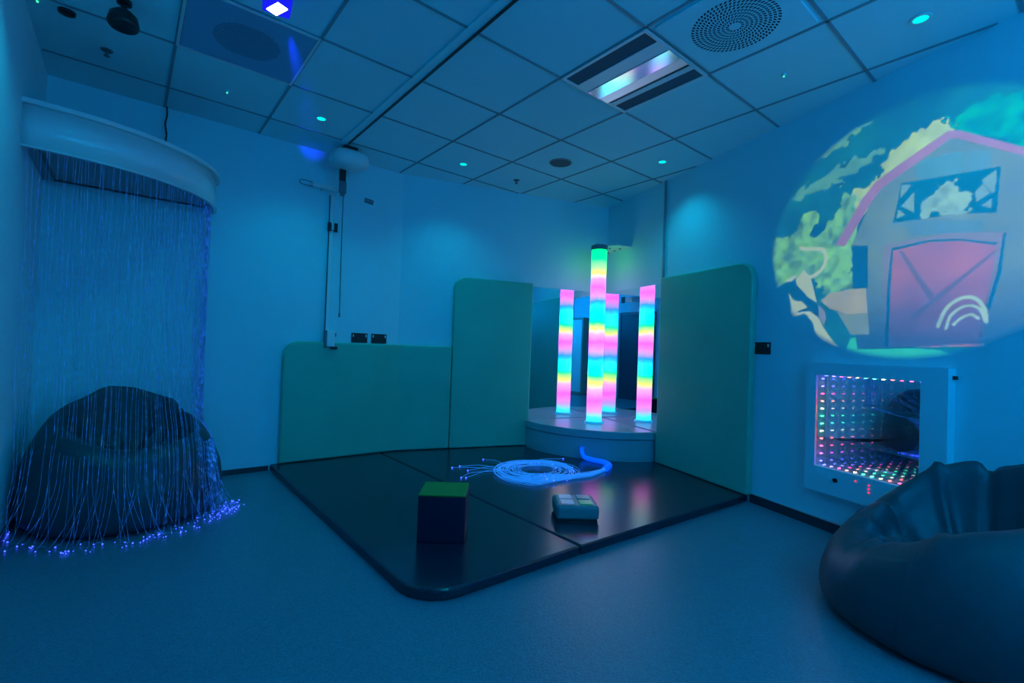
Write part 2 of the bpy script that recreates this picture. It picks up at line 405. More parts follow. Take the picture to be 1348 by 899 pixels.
# bracket shelf that holds the tube top to the corner walls
br = thing('tube_bracket', 'white triangular bracket plate with bolt holes, joining the bubble tube top to the corner', 'bracket', (CO.x, CO.y, 2.105))
bm = BM()
c0 = CO + NR * 0.002 + N2 * 0.002; pr = wr(0.46, 0, 0.002); pl_ = w2(0.42, 0, 0.002); q1 = Vector((TX, TY)) + DR * 0.07 + N2 * 0.05 * 0; q2 = Vector((TX, TY)) - D2 * 0.07
outl = [(c0.x, c0.y), (pr.x, pr.y), (1.90, 1.085), (q2.x + 0.16, q2.y - 0.10)]
hc = Vector((TX, TY))
for k in range(9):
    a = -0.9 - 2.0 * k / 8 ; 
    outl.append((hc.x + 0.086 * math.cos(a), hc.y + 0.086 * math.sin(a)))
outl = [outl[0], outl[1], (1.915, 1.085)] + outl[4:]
prism(bm, [(x - CO.x, y - CO.y) for x, y in outl], 0.036, 0.046)
link('plate', bm, M['white'], br)
bm = BM()
for s_, o_ in ((0.10, 0.05), (0.22, 0.05), (0.34, 0.06), (0.30, 0.16), (0.18, 0.18)):
    bm = BM(); p = wr(s_, 0, o_); lathe(bm, [(0, 0), (0.011, 0.0), (0.011, 0.006), (0, 0.006)], (p.x - CO.x, p.y - CO.y, 0.030), 12)
    link('bolt', bm, M['black'], br)

# ------------------------------------------------------------------ infinity mirror panel on the right wall
im = thing('infinity_mirror', 'white framed square light panel on the right wall with rows of coloured lights receding', 'infinity mirror', wr(2.83, 0.238, 0))
OI = Vector(im.location)
def wri(s, z, off=0): return wr(s, z, off) - OI
S0, S1, Z0, Z1 = 2.478, 3.215, 0.240, 1.028
s0, s1, z0, z1 = 2.540, 3.098, 0.395, 0.953
FD = 0.062
bm = BM()
def ring(bm, o0, o1, a, b_):
    (A0, A1, B0, B1), (C0, C1, D0, D1) = a, b_
    for (ss0, ss1, zz0, zz1) in ((A0, A1, D1, B1), (A0, A1, B0, D0), (A0, C0, D0, D1), (C1, A1, D0, D1)):
        slab(bm, [(ss0, zz0), (ss1, zz0), (ss1, zz1), (ss0, zz1)], wri, o0, o1)
ring(bm, 0.001, FD, (S0, S1, Z0, Z1), (s0, s1, z0, z1))
link('frame', bm, M['wall'], im)
bm = BM(); slab(bm, [(s0, z0), (s1, z0), (s1, z1), (s0, z1)], wri, 0.002, 0.006); link('back_mirror', bm, M['back_mirror'], im)
m = bpy.data.materials.new('one_way_glass'); m.use_nodes = True; nt = m.node_tree; nt.nodes.clear()
tr = nt.nodes.new('ShaderNodeBsdfTransparent'); gl = nt.nodes.new('ShaderNodeBsdfGlossy'); gl.inputs['Roughness'].default_value = 0.0; gl.inputs['Color'].default_value = (0.80, 0.84, 0.9, 1)
mx = nt.nodes.new('ShaderNodeMixShader'); mx.inputs[0].default_value = 0.74; out = nt.nodes.new('ShaderNodeOutputMaterial')
nt.links.new(tr.outputs[0], mx.inputs[1]); nt.links.new(gl.outputs[0], mx.inputs[2]); nt.links.new(mx.outputs[0], out.inputs[0])
bm = BM(); vs = [bm.verts.new(wri(*q, FD - 0.008)) for q in ((s0, z0), (s1, z0), (s1, z1), (s0, z1))]; bm.faces.new(vs)
link('one_way_glass', bm, m, im)
LEDC = [(0.10, 0.12, 1.0), (0.22, 0.15, 1.0), (1.0, 0.05, 0.30), (1.0, 0.25, 0.20), (1.0, 0.9, 0.55), (0.05, 1.0, 0.35), (0.10, 1.0, 0.5), (0.9, 1.0, 0.6), (1.0, 0.12, 0.10), (1.0, 0.06, 0.22), (0.8, 0.08, 0.9), (0.16, 0.12, 1.0)]
LEDM = [emit('led_colour_%d' % i, c, 34.0) for i, c in enumerate(LEDC)]
def led(s, z, i, horiz):
    bm = BM(); p = wri(s, z, 0.012)
    box(bm, p, (0.007, 0.005, 0.004) if horiz else (0.004, 0.006, 0.0045), RWALL)
    return link('light_bead', bm, LEDM[i % 12], im)
for i in range(12):
    zz = z1 - 0.024 - i * 0.0464; led(s0 + 0.004, zz, i, False); led(s1 - 0.004, zz, i, False)
    ss = s0 + 0.024 + i * 0.0464; led(ss, z1 - 0.004, i, True); led(ss, z0 + 0.004, (i + 0) % 12, True)
# emissive strips standing in for bead light on the frame's inner edges
bm = BM(); hs = []
for i in range(12):
    za = z1 - (z1 - z0) * i / 12; zb = z1 - (z1 - z0) * (i + 1) / 12
    box(bm, wri(s0 + 0.0018, (za + zb) / 2, FD - 0.006), (0.0036, 0.003, za - zb), RWALL, mi=i)
EDG = [emit('edge_%d' % i, c, 0.8) for i, c in enumerate([(0.15, 0.12, .9), (0.3, 0.15, .9), (0.75, 0.12, .6), (0.8, 0.12, .35), (0.85, 0.3, .3), (0.55, .25, .3), (0.45, .12, .3), (0.8, .15, .2), (0.85, .1, .3), (0.6, .12, .6), (0.35, .15, .9), (0.2, .15, .95)])]
link('bead_glow_strip', bm, EDG, im)
bm = BM(); box(bm, wri((s0 + s1) / 2, z0 + 0.002, FD - 0.006), (s1 - s0, 0.003, 0.004), RWALL)
link('bead_glow_strip', bm, emit('edge_low', (0.12, 0.35, 0.8), 0.7), im)
def stud(name, s, z, r, m_, dep=0.008):
    bm = BM(); pts = [(s + r * math.cos(2 * PI * k / 16), z + r * math.sin(2 * PI * k / 16)) for k in range(16)]
    slab(bm, pts, wri, FD, FD + dep); return link(name, bm, m_, im)
stud('button', 2.675, 0.335, 0.013, M['black'])
for q in ((2.79, 0.362), (2.862, 0.357), (2.862, 0.337), (2.862, 0.317)): stud('indicator_light', q[0], q[1], 0.0048, M['ledr'], 0.003)
bm = BM(); slab(bm, [(S1, 0.972), (S1 + 0.014, 0.972), (S1 + 0.014, 0.99), (S1, 0.99)], wri, 0.01, 0.03); link('side_latch', bm, M['black'], im)

# ------------------------------------------------------------------ sockets
def socket(label, fn, s, z, group=None):
    P0 = fn(s, z, 0); t = thing('wall_socket', label, 'socket', P0, 0, group)
    f = lambda a, b_, c: fn(s + a, z + b_, c) - P0
    bm = BM(); slab(bm, [(-0.073, -0.043), (0.073, -0.043), (0.073, 0.043), (-0.073, 0.043)], f, 0.0005, 0.009); link('face_plate', bm, M['black'], t, bevel=0.002)
    for sx in (-0.058, 0.058):
        bm = BM(); slab(bm, [(sx - 0.005, 0.008), (sx + 0.005, 0.008), (sx + 0.005, 0.03), (sx - 0.005, 0.03)], f, 0.009, 0.012); link('switch', bm, M['white'], t)
    for sx in (-0.035, 0.035):
        bm = BM()
        for (ax, az, ww, hh) in ((0, 0.006, .008, .01), (-0.011, -0.014, .01, .007), (0.011, -0.014, .01, .007)):
            slab(bm, [(sx + ax - ww / 2, az - hh / 2), (sx + ax + ww / 2, az - hh / 2), (sx + ax + ww / 2, az + hh / 2), (sx + ax - ww / 2, az + hh / 2)], f, 0.009, 0.0093)
        link('pin_holes', bm, M['hole'], t)
socket('black double socket on the right wall beside the tall green panel', wr, 2.084, 1.114)
fb = lambda s, z, off: Vector((s, YB - off, z))
socket('black double socket nearer the hoist cable, above the low green panel', fb, -0.323, 1.094, 'sockets above the low panel')
socket('black double socket farther from the hoist cable, above the low green panel', fb, -0.140, 1.094, 'sockets above the low panel')

# ------------------------------------------------------------------ ceiling fittings
def downlight(x, y, label):
    t = thing('downlight', label, 'downlight', (x, y, H), 0, 'round ceiling downlights')
    bm = BM(); lathe(bm, [(0.030, -0.001), (0.030, -0.006), (0.040, -0.006), (0.043, -0.001), (0.030, -0.001)], seg=24); link('bezel', bm, M['white'], t)
    bm = BM(); lathe(bm, [(0, -0.004), (0.031, -0.004), (0.031, -0.002), (0, -0.002)], seg=24); link('lens', bm, M['down'], t)
    l = spot('downlight_lamp', (0, 0, -0.012), (0, 0, -1), CY, P_DOWN * (0.18 if y == -1.49 else 1.0), 118, 0.9, 0.03); l.parent = t
LB = ['cyan downlight at the upper right, above the projected barn', 'cyan downlight by the right wall, near the corner', 'small cyan downlight near the round speaker, before the back wall', 'cyan downlight just left of the hoist track end']
for i, (x, y) in enumerate(DOWN):
    downlight(x, y, LB[i] if i < 4 else ['cyan downlight by the left wall, nearer than the curtain', 'cyan downlight over the open floor', 'cyan downlight over the rear floor, left', 'cyan downlight over the rear floor, right'][i - 4])

lum = thing('ceiling_luminaire', 'square recessed office light with dark louvres and a shiny centre strip, switched off', 'ceiling light', (0.3, -0.3, H))
def strip(name, u0, u1, zb, zt_, m_, tilt=0.0):
    bm = BM(); rot = Matrix.Rotation(tilt, 3, 'Y')
    box(bm, ((u0 + u1) / 2 * 0.6 - 0.3, 0, (zb + zt_) / 2), ((u1 - u0) * 0.6, 0.572, zt_ - zb), rot); return link(name, bm, m_, lum)
bm = BM()
for (cx, cy, sx, sy) in ((0, 0.289, 0.596, 0.018), (0, -0.289, 0.596, 0.018), (0.289, 0, 0.018, 0.56), (-0.289, 0, 0.018, 0.56)): box(bm, (cx, cy, -0.006), (sx, sy, 0.010))
link('frame', bm, M['white'], lum)
DK = mat('louvre_dark', (0.03, 0.09, 0.13), 0.7)
strip('louvre', 0.03, 0.21, -0.005, -0.001, DK); strip('louvre', 0.80, 0.97, -0.005, -0.001, DK)
strip('housing_strip', 0.21, 0.37, -0.010, -0.001, M['white']); strip('housing_strip', 0.73, 0.80, -0.010, -0.001, M['white'])
strip('reflector', 0.375, 0.55, -0.016, -0.013, M['reflector'], 0.03); strip('side_reflector', 0.565, 0.68, -0.014, -0.011, mat('dull_reflector', (0.7, 0.72, 0.75), 0.35, 1.0), 0.05)
strip('gap', 0.69, 0.73, -0.006, -0.001, M['black'])

sw = thing('air_diffuser', 'square ceiling vent tile with a round swirl of radial slots', 'ceiling vent', (0.3, -0.9, H))
bm = BM(); pts = []
for cx, cy, a0 in ((0.255, 0.255, 0), (-0.255, 0.255, PI / 2), (-0.255, -0.255, PI), (0.255, -0.255, 3 * PI / 2)):
    for k in range(5): a = a0 + PI / 2 * k / 4; pts.append((cx + 0.02 * math.cos(a), cy + 0.02 * math.sin(a)))
prism(bm, pts, -0.012, -0.001); link('face_plate', bm, M['ceil'], sw, bevel=0.004)
bm = BM()
for ri in range(9):
    r0 = 0.028 + ri * 0.0198; r1 = r0 + 0.0135; nsl = 30 + (ri // 3) * 15 if ri > 0 else 15
    for k in range(nsl):
        a = 2 * PI * k / nsl + ri * 0.12; da = 0.55 * PI / nsl; sk = 0.35 * 0.02 / max(r0, 0.05)
        qs = [(r0, a - da), (r0, a + da), (r1, a + da + sk), (r1, a - da + sk)]
        bm.faces.new([bm.verts.new((rr_ * math.cos(t_), rr_ * math.sin(t_), -0.0125)) for rr_, t_ in qs])
link('slots', bm, mat('slot_shadow', (0.02, 0.02, 0.03), 0.9), sw)

pg = thing('perforated_vent', 'square perforated ceiling vent tile near the blue flood light', 'ceiling vent', (-1.5, 0.9, H))
bm = BM(); prism(bm, [(-0.285, -0.285), (0.285, -0.285), (0.285, 0.285), (-0.285, 0.285)], -0.010, -0.001); link('face_plate', bm, mat('vent_face', (0.18, 0.38, 0.55), 0.6), pg, bevel=0.003)
bm = BM()
for i in range(-14, 15):
    for j in range(-14, 15):
        x, y = i * 0.0115 + (j % 2) * 0.0057, j * 0.0115
        if (x - 0.0) ** 2 + (y + 0.0) ** 2 < 0.16 ** 2:
            bm.faces.new([bm.verts.new((x + 0.0036 * math.cos(PI / 3 * k), y + 0.0036 * math.sin(PI / 3 * k), -0.0105)) for k in range(6)])
link('perforations', bm, mat('hole_shadow', (0.02, 0.02, 0.03), 0.9), pg)
bm = BM()
for (cx, cy, sx, sy) in ((0, 0.293, 0.60, 0.014), (0, -0.293, 0.60, 0.014), (0.293, 0, 0.014, 0.572), (-0.293, 0, 0.014, 0.572)): box(bm, (cx, cy, -0.006), (sx, sy, 0.011))
link('frame', bm, M['white'], pg)

sp_ = thing('ceiling_speaker', 'round grey ceiling speaker near the mirrored corner', 'speaker', (0.912, 0.92, H))
bm = BM(); lathe(bm, [(0, -0.006), (0.083, -0.006), (0.088, -0.002), (0, -0.002)], seg=40); link('grille', bm, mat('speaker_grille', (0.10, 0.10, 0.11), 0.7), sp_)
bm = BM(); lathe(bm, [(0.088, -0.001), (0.089, -0.007), (0.097, -0.005), (0.099, -0.001), (0.088, -0.001)], seg=40); link('rim', bm, M['grey'], sp_)
def sprinkler(x, y, label):
    t = thing('sprinkler_head', label, 'sprinkler', (x, y, H))
    bm = BM(); lathe(bm, [(0, -0.001), (0.030, -0.001), (0.026, -0.007), (0.010, -0.008), (0, -0.008)], seg=20); link('escutcheon', bm, M['mid'], t)
    bm = BM(); lathe(bm, [(0, -0.009), (0.007, -0.009), (0.007, -0.03), (0.015, -0.032), (0.015, -0.035), (0, -0.035)], seg=14); link('deflector', bm, M['mid'], t)
sprinkler(0.912, 1.52, 'small dark sprinkler head on the ceiling between a downlight and the round speaker')
sprinkler(-2.099, 1.552, 'small dark sprinkler head on the ceiling above the curved canopy')
def sensor(x, y, label, r=0.012):
    t = thing('ceiling_sensor', label, 'sensor', (x, y, H), 0, 'ceiling sensors with green lights')
    bm = BM(); lathe(bm, [(0, -0.001), (r, -0.001), (r * 0.95, -0.010), (r * 0.5, -0.013), (0, -0.014)], seg=24); link('sensor_body', bm, M['ceil'], t, smooth=True)
    bm = BM(); ball(bm, (0, -0.0, -0.016), 0.0055); link('green_light', bm, M['ledg'], t)
sensor(-1.499, 1.577, 'tiny green lit sensor on the ceiling between the canopy and the vent tile')
sensor(0.908, -0.885, 'tiny green lit sensor on the ceiling right of the swirl vent')
sensor(-2.35, 1.235, 'tiny green lit sensor on the ceiling in the top left corner')

# flood light hanging from the ceiling
fl_ = thing('flood_lamp', 'square ceiling flood lamp glowing blue with a white hot centre', 'lamp', (FLOOD[0], FLOOD[1], H), math.radians(-8))
bm = BM(); box(bm, (0, 0, -0.085), (0.115, 0.115, 0.06)); link('housing', bm, M['flood_rim'], fl_, bevel=0.006)
bm = BM(); box(bm, (0, 0.0, -0.119), (0.05, 0.085, 0.006), Matrix.Rotation(0.5, 3, 'Z')); link('bulb', bm, M['flood_hot'], fl_, bevel=0.002)
bm = BM(); box(bm, (0, 0, -0.028), (0.03, 0.03, 0.052)); link('bracket', bm, M['black'], fl_)
# black lamp at the upper left
bl = thing('black_ceiling_lamp', 'black bell shaped ceiling lamp cut by the top edge, in the upper left', 'lamp', (-2.02, 0.96, H))
bm = BM(); lathe(bm, [(0, -0.001), (0.03, -0.001), (0.03, -0.02), (0.012, -0.025), (0.012, -0.05), (0, -0.05)], seg=20); link('mount', bm, M['black'], bl)
bm = BM(); lathe(bm, [(0, -0.05), (0.03, -0.052), (0.055, -0.075), (0.065, -0.12), (0.055, -0.135), (0, -0.125)], seg=24)
link('shade', bm, M['black'], bl, smooth=True)
bm = BM(); lathe(bm, [(0, 0), (0.036, 0.0), (0.034, -0.012), (0.018, -0.018), (0, -0.018)], seg=20)
o = link('smoke_detector', bm, M['black'], loc=(-2.247, 1.264, H - 0.0005)); tag(o, 'small flat black detector on the ceiling left of the black lamp', 'detector')

# hoist track, hoist and its wall parts
tk = thing('hoist_track', 'straight hoist track running along the ceiling to the back wall, with a black slot', 'hoist track', (-0.64, -0.7, H))
bm = BM(); box(bm, (0, 0, -0.005), (0.052, 5.0, 0.008)); link('rail', bm, M['ceil'], tk)
bm = BM(); box(bm, (0.029, 0, -0.008), (0.013, 5.0, 0.014)); link('slot', bm, M['black'], tk)
ho = thing('ceiling_hoist', 'white patient hoist unit hanging at the track end with a black strap', 'hoist', (-0.565, 1.92, H))
bm = BM(); bmesh.ops.create_uvsphere(bm, u_segments=28, v_segments=16, radius=1.0)
def sgn(a, p): return math.copysign(abs(a) ** p, a)
for v_ in bm.verts: v_.co = Vector((0.155 * sgn(v_.co.x, 0.7), 0.12 * sgn(v_.co.y, 0.7), -0.105 + 0.075 * sgn(v_.co.z, 0.6)))
link('housing', bm, M['white'], ho, smooth=True)
bm = BM(); box(bm, (-0.03, 0.05, -0.225), (0.05, 0.03, 0.10)); link('strap', bm, M['black'], ho, bevel=0.003)
bm = BM(); box(bm, (-0.025, 0.05, -0.325), (0.055, 0.03, 0.10)); box(bm, (-0.025, 0.05, -0.385), (0.035, 0.02, 0.03)); link('strap_buckle', bm, M['mid'], ho, bevel=0.004)
bm = BM(); box(bm, (0.0, 0.0, -0.016), (0.11, 0.10, 0.028)); link('trolley', bm, M['black'], ho)
sb = thing('spreader_bar', 'short white bar with a grey wire hook, beside the hoist strap on the back wall', 'spreader bar', (-0.70, 2.07, 2.345))
bm = BM(); tube(bm, [(0.10, 0, 0), (-0.105, 0.0, 0.004)], 0.019, 16); link('grip', bm, M['white'], sb, bevel=0.003)
bm = BM(); tube(bm, smooth_path([(-0.10, 0, 0.018), (-0.16, 0, 0.020), (-0.200, 0, 0.012), (-0.200, 0, -0.010), (-0.16, 0, -0.018), (-0.10, 0, -0.016)], 5), 0.0035, 8); link('hook', bm, M['mid'], sb)
bm = BM(); box(bm, (0.0, 0.055, 0), (0.02, 0.065, 0.02)); link('wall_bracket', bm, M['white'], sb)
ct = thing('cable_trunking', 'slim white cable trunking running down the back wall behind the hoist', 'trunking', (-0.615, YB, 1.10))
bm = BM(); box(bm, (0, -0.012, 0.60), (0.030, 0.020, 1.22)); link('cover', bm, M['white'], ct, bevel=0.003)
bm = BM(); box(bm, (-0.0175, -0.010, 0.60), (0.004, 0.016, 1.22)); link('cable', bm, mat('blue_grey_cable', (0.05, 0.05, 0.08), 0.5), ct)
cl = thing('charging_clip', 'black clip around the white trunking, halfway up the back wall', 'clip', (-0.610, YB - 0.028, 2.035))
bm = BM(); box(bm, (-0.024, 0, 0), (0.026, 0.02, 0.075)); box(bm, (0.030, 0, 0), (0.028, 0.02, 0.075)); link('clip_body', bm, M['black'], cl, bevel=0.002)
bm = BM(); box(bm, (0.003, -0.004, 0.0), (0.016, 0.02, 0.05)); link('latch', bm, M['white'], cl, bevel=0.002)
pc = thing('pull_cord', 'thin dark pull cord hanging from the hoist beside the trunking', 'cord', (-0.535, 2.115, 2.47))
bm = BM(); tube(bm, [(0, -0.06, 0.08), (0, -0.01, 0.0), (0.003, 0, -0.5), (0.010, 0.0, -1.17)], 0.0032, 6); link('cord', bm, M['black'], pc)
bm = BM(); lathe(bm, [(0, 0), (0.007, -0.004), (0.008, -0.035), (0, -0.04)], (0.010, 0, -1.165), 12); link('toggle', bm, M['mid'], pc)
ch = thing('charger_holder', 'white charger box at the foot of the trunking, over the low green panel', 'charger', (-0.60, YB - 0.075, 1.0))
bm = BM(); box(bm, (0, 0.0, 0.075), (0.066, 0.03, 0.135)); box(bm, (0, 0.045, 0.10), (0.05, 0.06, 0.08)); link('holder_body', bm, M['white'], ch, bevel=0.006)
bm = BM(); box(bm, (-0.040, 0.02, 0.07), (0.014, 0.05, 0.15)); box(bm, (0.038, 0.02, 0.11), (0.012, 0.05, 0.03)); link('side_rail', bm, M['mid'], ch)
bm = BM(); box(bm, (0.030, 0.0, -0.002), (0.052, 0.03, 0.022)); link('foot', bm, M['black'], ch, bevel=0.003)
wl = thing('wall_notice', 'small tilted grey notice plate high on the back wall, right of the hoist', 'notice', (-0.285, YB, 2.335))
rt = Matrix.Rotation(math.radians(8), 3, 'Y')
bm = BM(); box(bm, (0, -0.004, 0), (0.082, 0.006, 0.042), rt); link('plate', bm, M['mid'], wl)
bm = BM()
for k in range(6): box(bm, rt @ Vector((-0.032 + k * 0.0125, -0.008, 0.004)), (0.005, 0.001, 0.022), rt)
link('markings', bm, M['grey'], wl)
cb = thing('hanging_cable', 'short dark wavy cable dropping from the ceiling to the curved canopy', 'cable', (-1.79, YB - 0.03, H))
bm = BM(); tube(bm, smooth_path([(0, 0, -0.002), (0.004, 0, -0.06), (-0.004, 0, -0.12), (0.0, 0, -0.16), (0.006, 0, -0.2), (0.0, -0.1, -0.28), (0.01, -0.16, -0.44)], 5), 0.006, 6); link('cable_run', bm, M['black'], cb)

# ------------------------------------------------------------------ canopy and fibre curtain
cn = thing('fibre_canopy', 'white curved corner canopy mounted high on the left wall, holding the fibre curtain', 'canopy', (XL, YB, 1.975))
AX, AY = 0.925, 0.795
def cv(t, d=0.0):          # canopy front curve, t 0 at the left wall, 1 at the back wall; d moves it inward
    a = PI / 2 * t; e_ = 0.94
    ax, ay = AX - d, AY - d
    return Vector((ax * (math.sin(a) ** e_), -ay * (max(math.cos(a), 0) ** e_), 0))
NT = 40
bm = BM()
def wall_strip(bm, d0, d1, z0_, z1_):
    o_ = [cv(k / NT, d0) for k in range(NT + 1)]; i_ = [cv(k / NT, d1) for k in range(NT + 1)]
    for seg in range(NT):
        a, b_, c, d = o_[seg], o_[seg + 1], i_[seg + 1], i_[seg]
        vs = [bm.verts.new((p.x, p.y, z)) for z in (z0_, z1_) for p in (a, b_, c, d)]
        for f in ((0, 1, 2, 3), (4, 5, 6, 7), (0, 1, 5, 4), (2, 3, 7, 6)): bm.faces.new([vs[k] for k in f])
        if seg == 0: bm.faces.new([vs[k] for k in (0, 3, 7, 4)])
        if seg == NT - 1: bm.faces.new([vs[k] for k in (1, 2, 6, 5)])
    bmesh.ops.remove_doubles(bm, verts=bm.verts, dist=1e-5)
wall_strip(bm, 0.0, 0.014, 0.0, 0.215)
for f in bm.faces: f.smooth = True
link('fascia', bm, M['white_gloss'], cn)
bm = BM(); wall_strip(bm, -0.022, 0.03, 0.217, 0.240); link('top_lip', bm, M['white_gloss'], cn)
bm = BM(); wall_strip(bm, -0.012, 0.0, 0.0, 0.006); link('bottom_bead', bm, M['white_gloss'], cn)
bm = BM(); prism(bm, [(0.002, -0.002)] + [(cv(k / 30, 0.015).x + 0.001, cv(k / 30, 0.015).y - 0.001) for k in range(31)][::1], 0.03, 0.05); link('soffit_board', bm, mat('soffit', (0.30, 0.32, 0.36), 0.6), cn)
bm = BM(); box(bm, (0.06, -0.42, 0.028), (0.014, 0.66, 0.012)); box(bm, (0.46, -0.06, 0.028), (0.80, 0.014, 0.012)); link('fibre_slot', bm, M['black'], cn)

# bean bags ---------------------------------------------------------------
def interp(t, pts):
    xs = [p[0] for p in pts]; ys = [p[1] for p in pts]; n_ = len(pts)
    for i in range(n_ - 1):
        if t <= xs[i + 1] or i == n_ - 2:
            h = xs[i + 1] - xs[i]; u = min(1, (t - xs[i]) / h)
            m0 = (ys[i + 1] - ys[max(i - 1, 0)]) / (xs[i + 1] - xs[max(i - 1, 0)]); m1 = (ys[min(i + 2, n_ - 1)] - ys[i]) / (xs[min(i + 2, n_ - 1)] - xs[i])
            return (2*u**3 - 3*u*u + 1) * ys[i] + (u**3 - 2*u*u + u) * h * m0 + (-2*u**3 + 3*u*u) * ys[i + 1] + (u**3 - u*u) * h * m1
def interp_old(t, pts):
    for i in range(len(pts) - 1):
        if t <= pts[i + 1][0]:
            u = (t - pts[i][0]) / (pts[i + 1][0] - pts[i][0]); u = u * u * (3 - 2 * u)
            return pts[i][1] + (pts[i + 1][1] - pts[i][1]) * u
    return pts[-1][1]
class Bag:
    def __init__(s, cx, cy, rx, ry, back, hb, hf, dent, seed, rough, rot=1.3):
        s.cx, s.cy, s.rx, s.ry, s.back, s.hb, s.hf, s.dent, s.seed, s.rough, s.rot = cx, cy, rx, ry, back, hb, hf, dent, seed, rough, rot
    def zr(s, th):
        c = 0.5 + 0.5 * math.cos(th - s.back)
        return s.hf + (s.hb - s.hf) * (c ** s.rot) + 0.012 * math.sin(3 * th + s.seed)
    def base(s, th):
        return 1.0 / math.sqrt((math.cos(th) / s.rx) ** 2 + (math.sin(th) / s.ry) ** 2)
    SIDE = [(0, 0.86), (0.06, 0.955), (0.18, 1.0), (0.4, 1.0), (0.62, 0.95), (0.82, 0.86), (0.94, 0.76), (1.0, 0.66)]
    def r_out(s, th, z):
        u = max(0, min(1, z / s.zr(th))); return s.base(th) * interp(u, s.SIDE)
    def point(s, th, t):
        zr = s.zr(th); R_ = s.base(th)
        if t < 0.6:
            u = t / 0.6; r_ = R_ * interp(u, s.SIDE); z = zr * math.sin(u * PI / 2) ** 0.92 if u > 0 else 0
            z = zr * u
        else:
            u = (t - 0.6) / 0.4; r_ = R_ * 0.66 * (1 - u) ** 0.9
            zc = s.dent; e_ = u ** 0.55 if False else (1 - (1 - min(1, u * 1.25)) ** 2.0)
            z = zr + 0.012 * math.sin(PI * min(1, u * 6)) + (zc - zr) * e_
        p = Vector((r_ * math.cos(th), r_ * math.sin(th), z))
        q = Vector((p.x * 2.2 + s.seed, p.y * 2.2, p.z * 2.2))
        am = s.rough * (0.12 + 0.88 * min(1, max(0, (t - 0.42) * 3.5)))
        rid = 1 - abs(noise.noise(q * 1.7)) * 3.6
        dd = am * (0.055 * noise.noise(q) + 0.020 * max(-0.6, rid))
        wr_ = am * 0.034 * (1 - 2 * abs(math.sin(5.5 * th + 4 * noise.noise(q)))) * math.exp(-((t - 0.80) / 0.13) ** 2)
        n_ = Vector((math.cos(th), math.sin(th), 0.0)) if t < 0.5 else Vector((0.25 * math.cos(th), 0.25 * math.sin(th), 1))
        if t > 0.97: dd *= (1 - t) / 0.03
        p = p + n_ * (dd + wr_)
        p.z = max(p.z, 0.003)
        return p
    def build(s, label, folds=()):
        t_ = thing('bean_bag', label, 'bean bag', (s.cx, s.cy, 0), 0, 'grey bean bags')
        bm = BM(); NTH, NTT = 120, 64; rings = []
        for j in range(NTT + 1):
            tt = j / NTT
            if j == NTT: rings.append([bm.verts.new(s.point(0, 1.0))]); continue
            rings.append([bm.verts.new(s.point(2 * PI * i / NTH, tt)) for i in range(NTH)])
        for v_ in bm.verts:
            for (fx, fy, ang, ln, wd, dep) in folds:
                dx, dy = v_.co.x - fx, v_.co.y - fy; ca, sa = math.cos(ang), math.sin(ang)
                u, w_ = dx * ca + dy * sa, -dx * sa + dy * ca
                if v_.co.z > 0.12: v_.co.z += dep * math.exp(-(u / ln) ** 2 - (w_ / wd) ** 2)
        bm.faces.new(rings[0])
        for j in range(NTT):
            for i in range(NTH):
                A, B = rings[j], rings[j + 1]
                if len(B) == 1: bm.faces.new((A[i], A[(i + 1) % NTH], B[0]))
                else: bm.faces.new((A[i], A[(i + 1) % NTH], B[(i + 1) % NTH], B[i]))
        o_ = link('bag_body', bm, M['bag'], t_, smooth=True)
        # stitched seams running up the side
        for k in range(4):
            th = s.back + PI / 4 + k * PI / 2
            bm = BM(); tube(bm, [s.point(th, 0.04 + 0.5 * q / 20) + Vector((math.cos(th), math.sin(th), 0)) * 0.0005 for q in range(21)], 0.0022, 5)
            link('seam', bm, M['bag'], t_)
        return t_
BL_ = Bag(-1.91, 1.60, 0.475, 0.50, math.radians(112), 0.70, 0.44, 0.30, 3.1, 1.0)
BL_.build('dark grey bean bag slumped under the fibre curtain in the left corner', [(0.12, -0.10, 0.5, 0.22, 0.05, -0.05), (-0.08, 0.05, 1.9, 0.2, 0.05, 0.04)])
BR_ = Bag(0.66, -1.735, 0.495, 0.50, math.radians(-60), 0.70, 0.335, 0.20, 11.7, 0.85, 0.85)
BR_.build('large grey bean bag in the right foreground, in front of the infinity mirror', [
    (-0.18, 0.16, 2.3, 0.16, 0.022, -0.05), (-0.02, 0.22, 1.7, 0.17, 0.020, 0.045), (0.10, 0.20, 1.2, 0.16, 0.022, -0.06), (0.20, 0.10, 0.6, 0.17, 0.020, 0.05),
    (0.22, -0.02, 0.1, 0.16, 0.020, -0.06), (0.12, -0.16, -0.8, 0.15, 0.022, 0.05), (-0.22, 0.02, 2.9, 0.12, 0.022, 0.035), (0.05, 0.06, 0.9, 0.12, 0.03, 0.04), (0.30, 0.12, 2.0, 0.12, 0.025, 0.04), (-0.10, 0.30, 2.9, 0.14, 0.03, -0.04)])

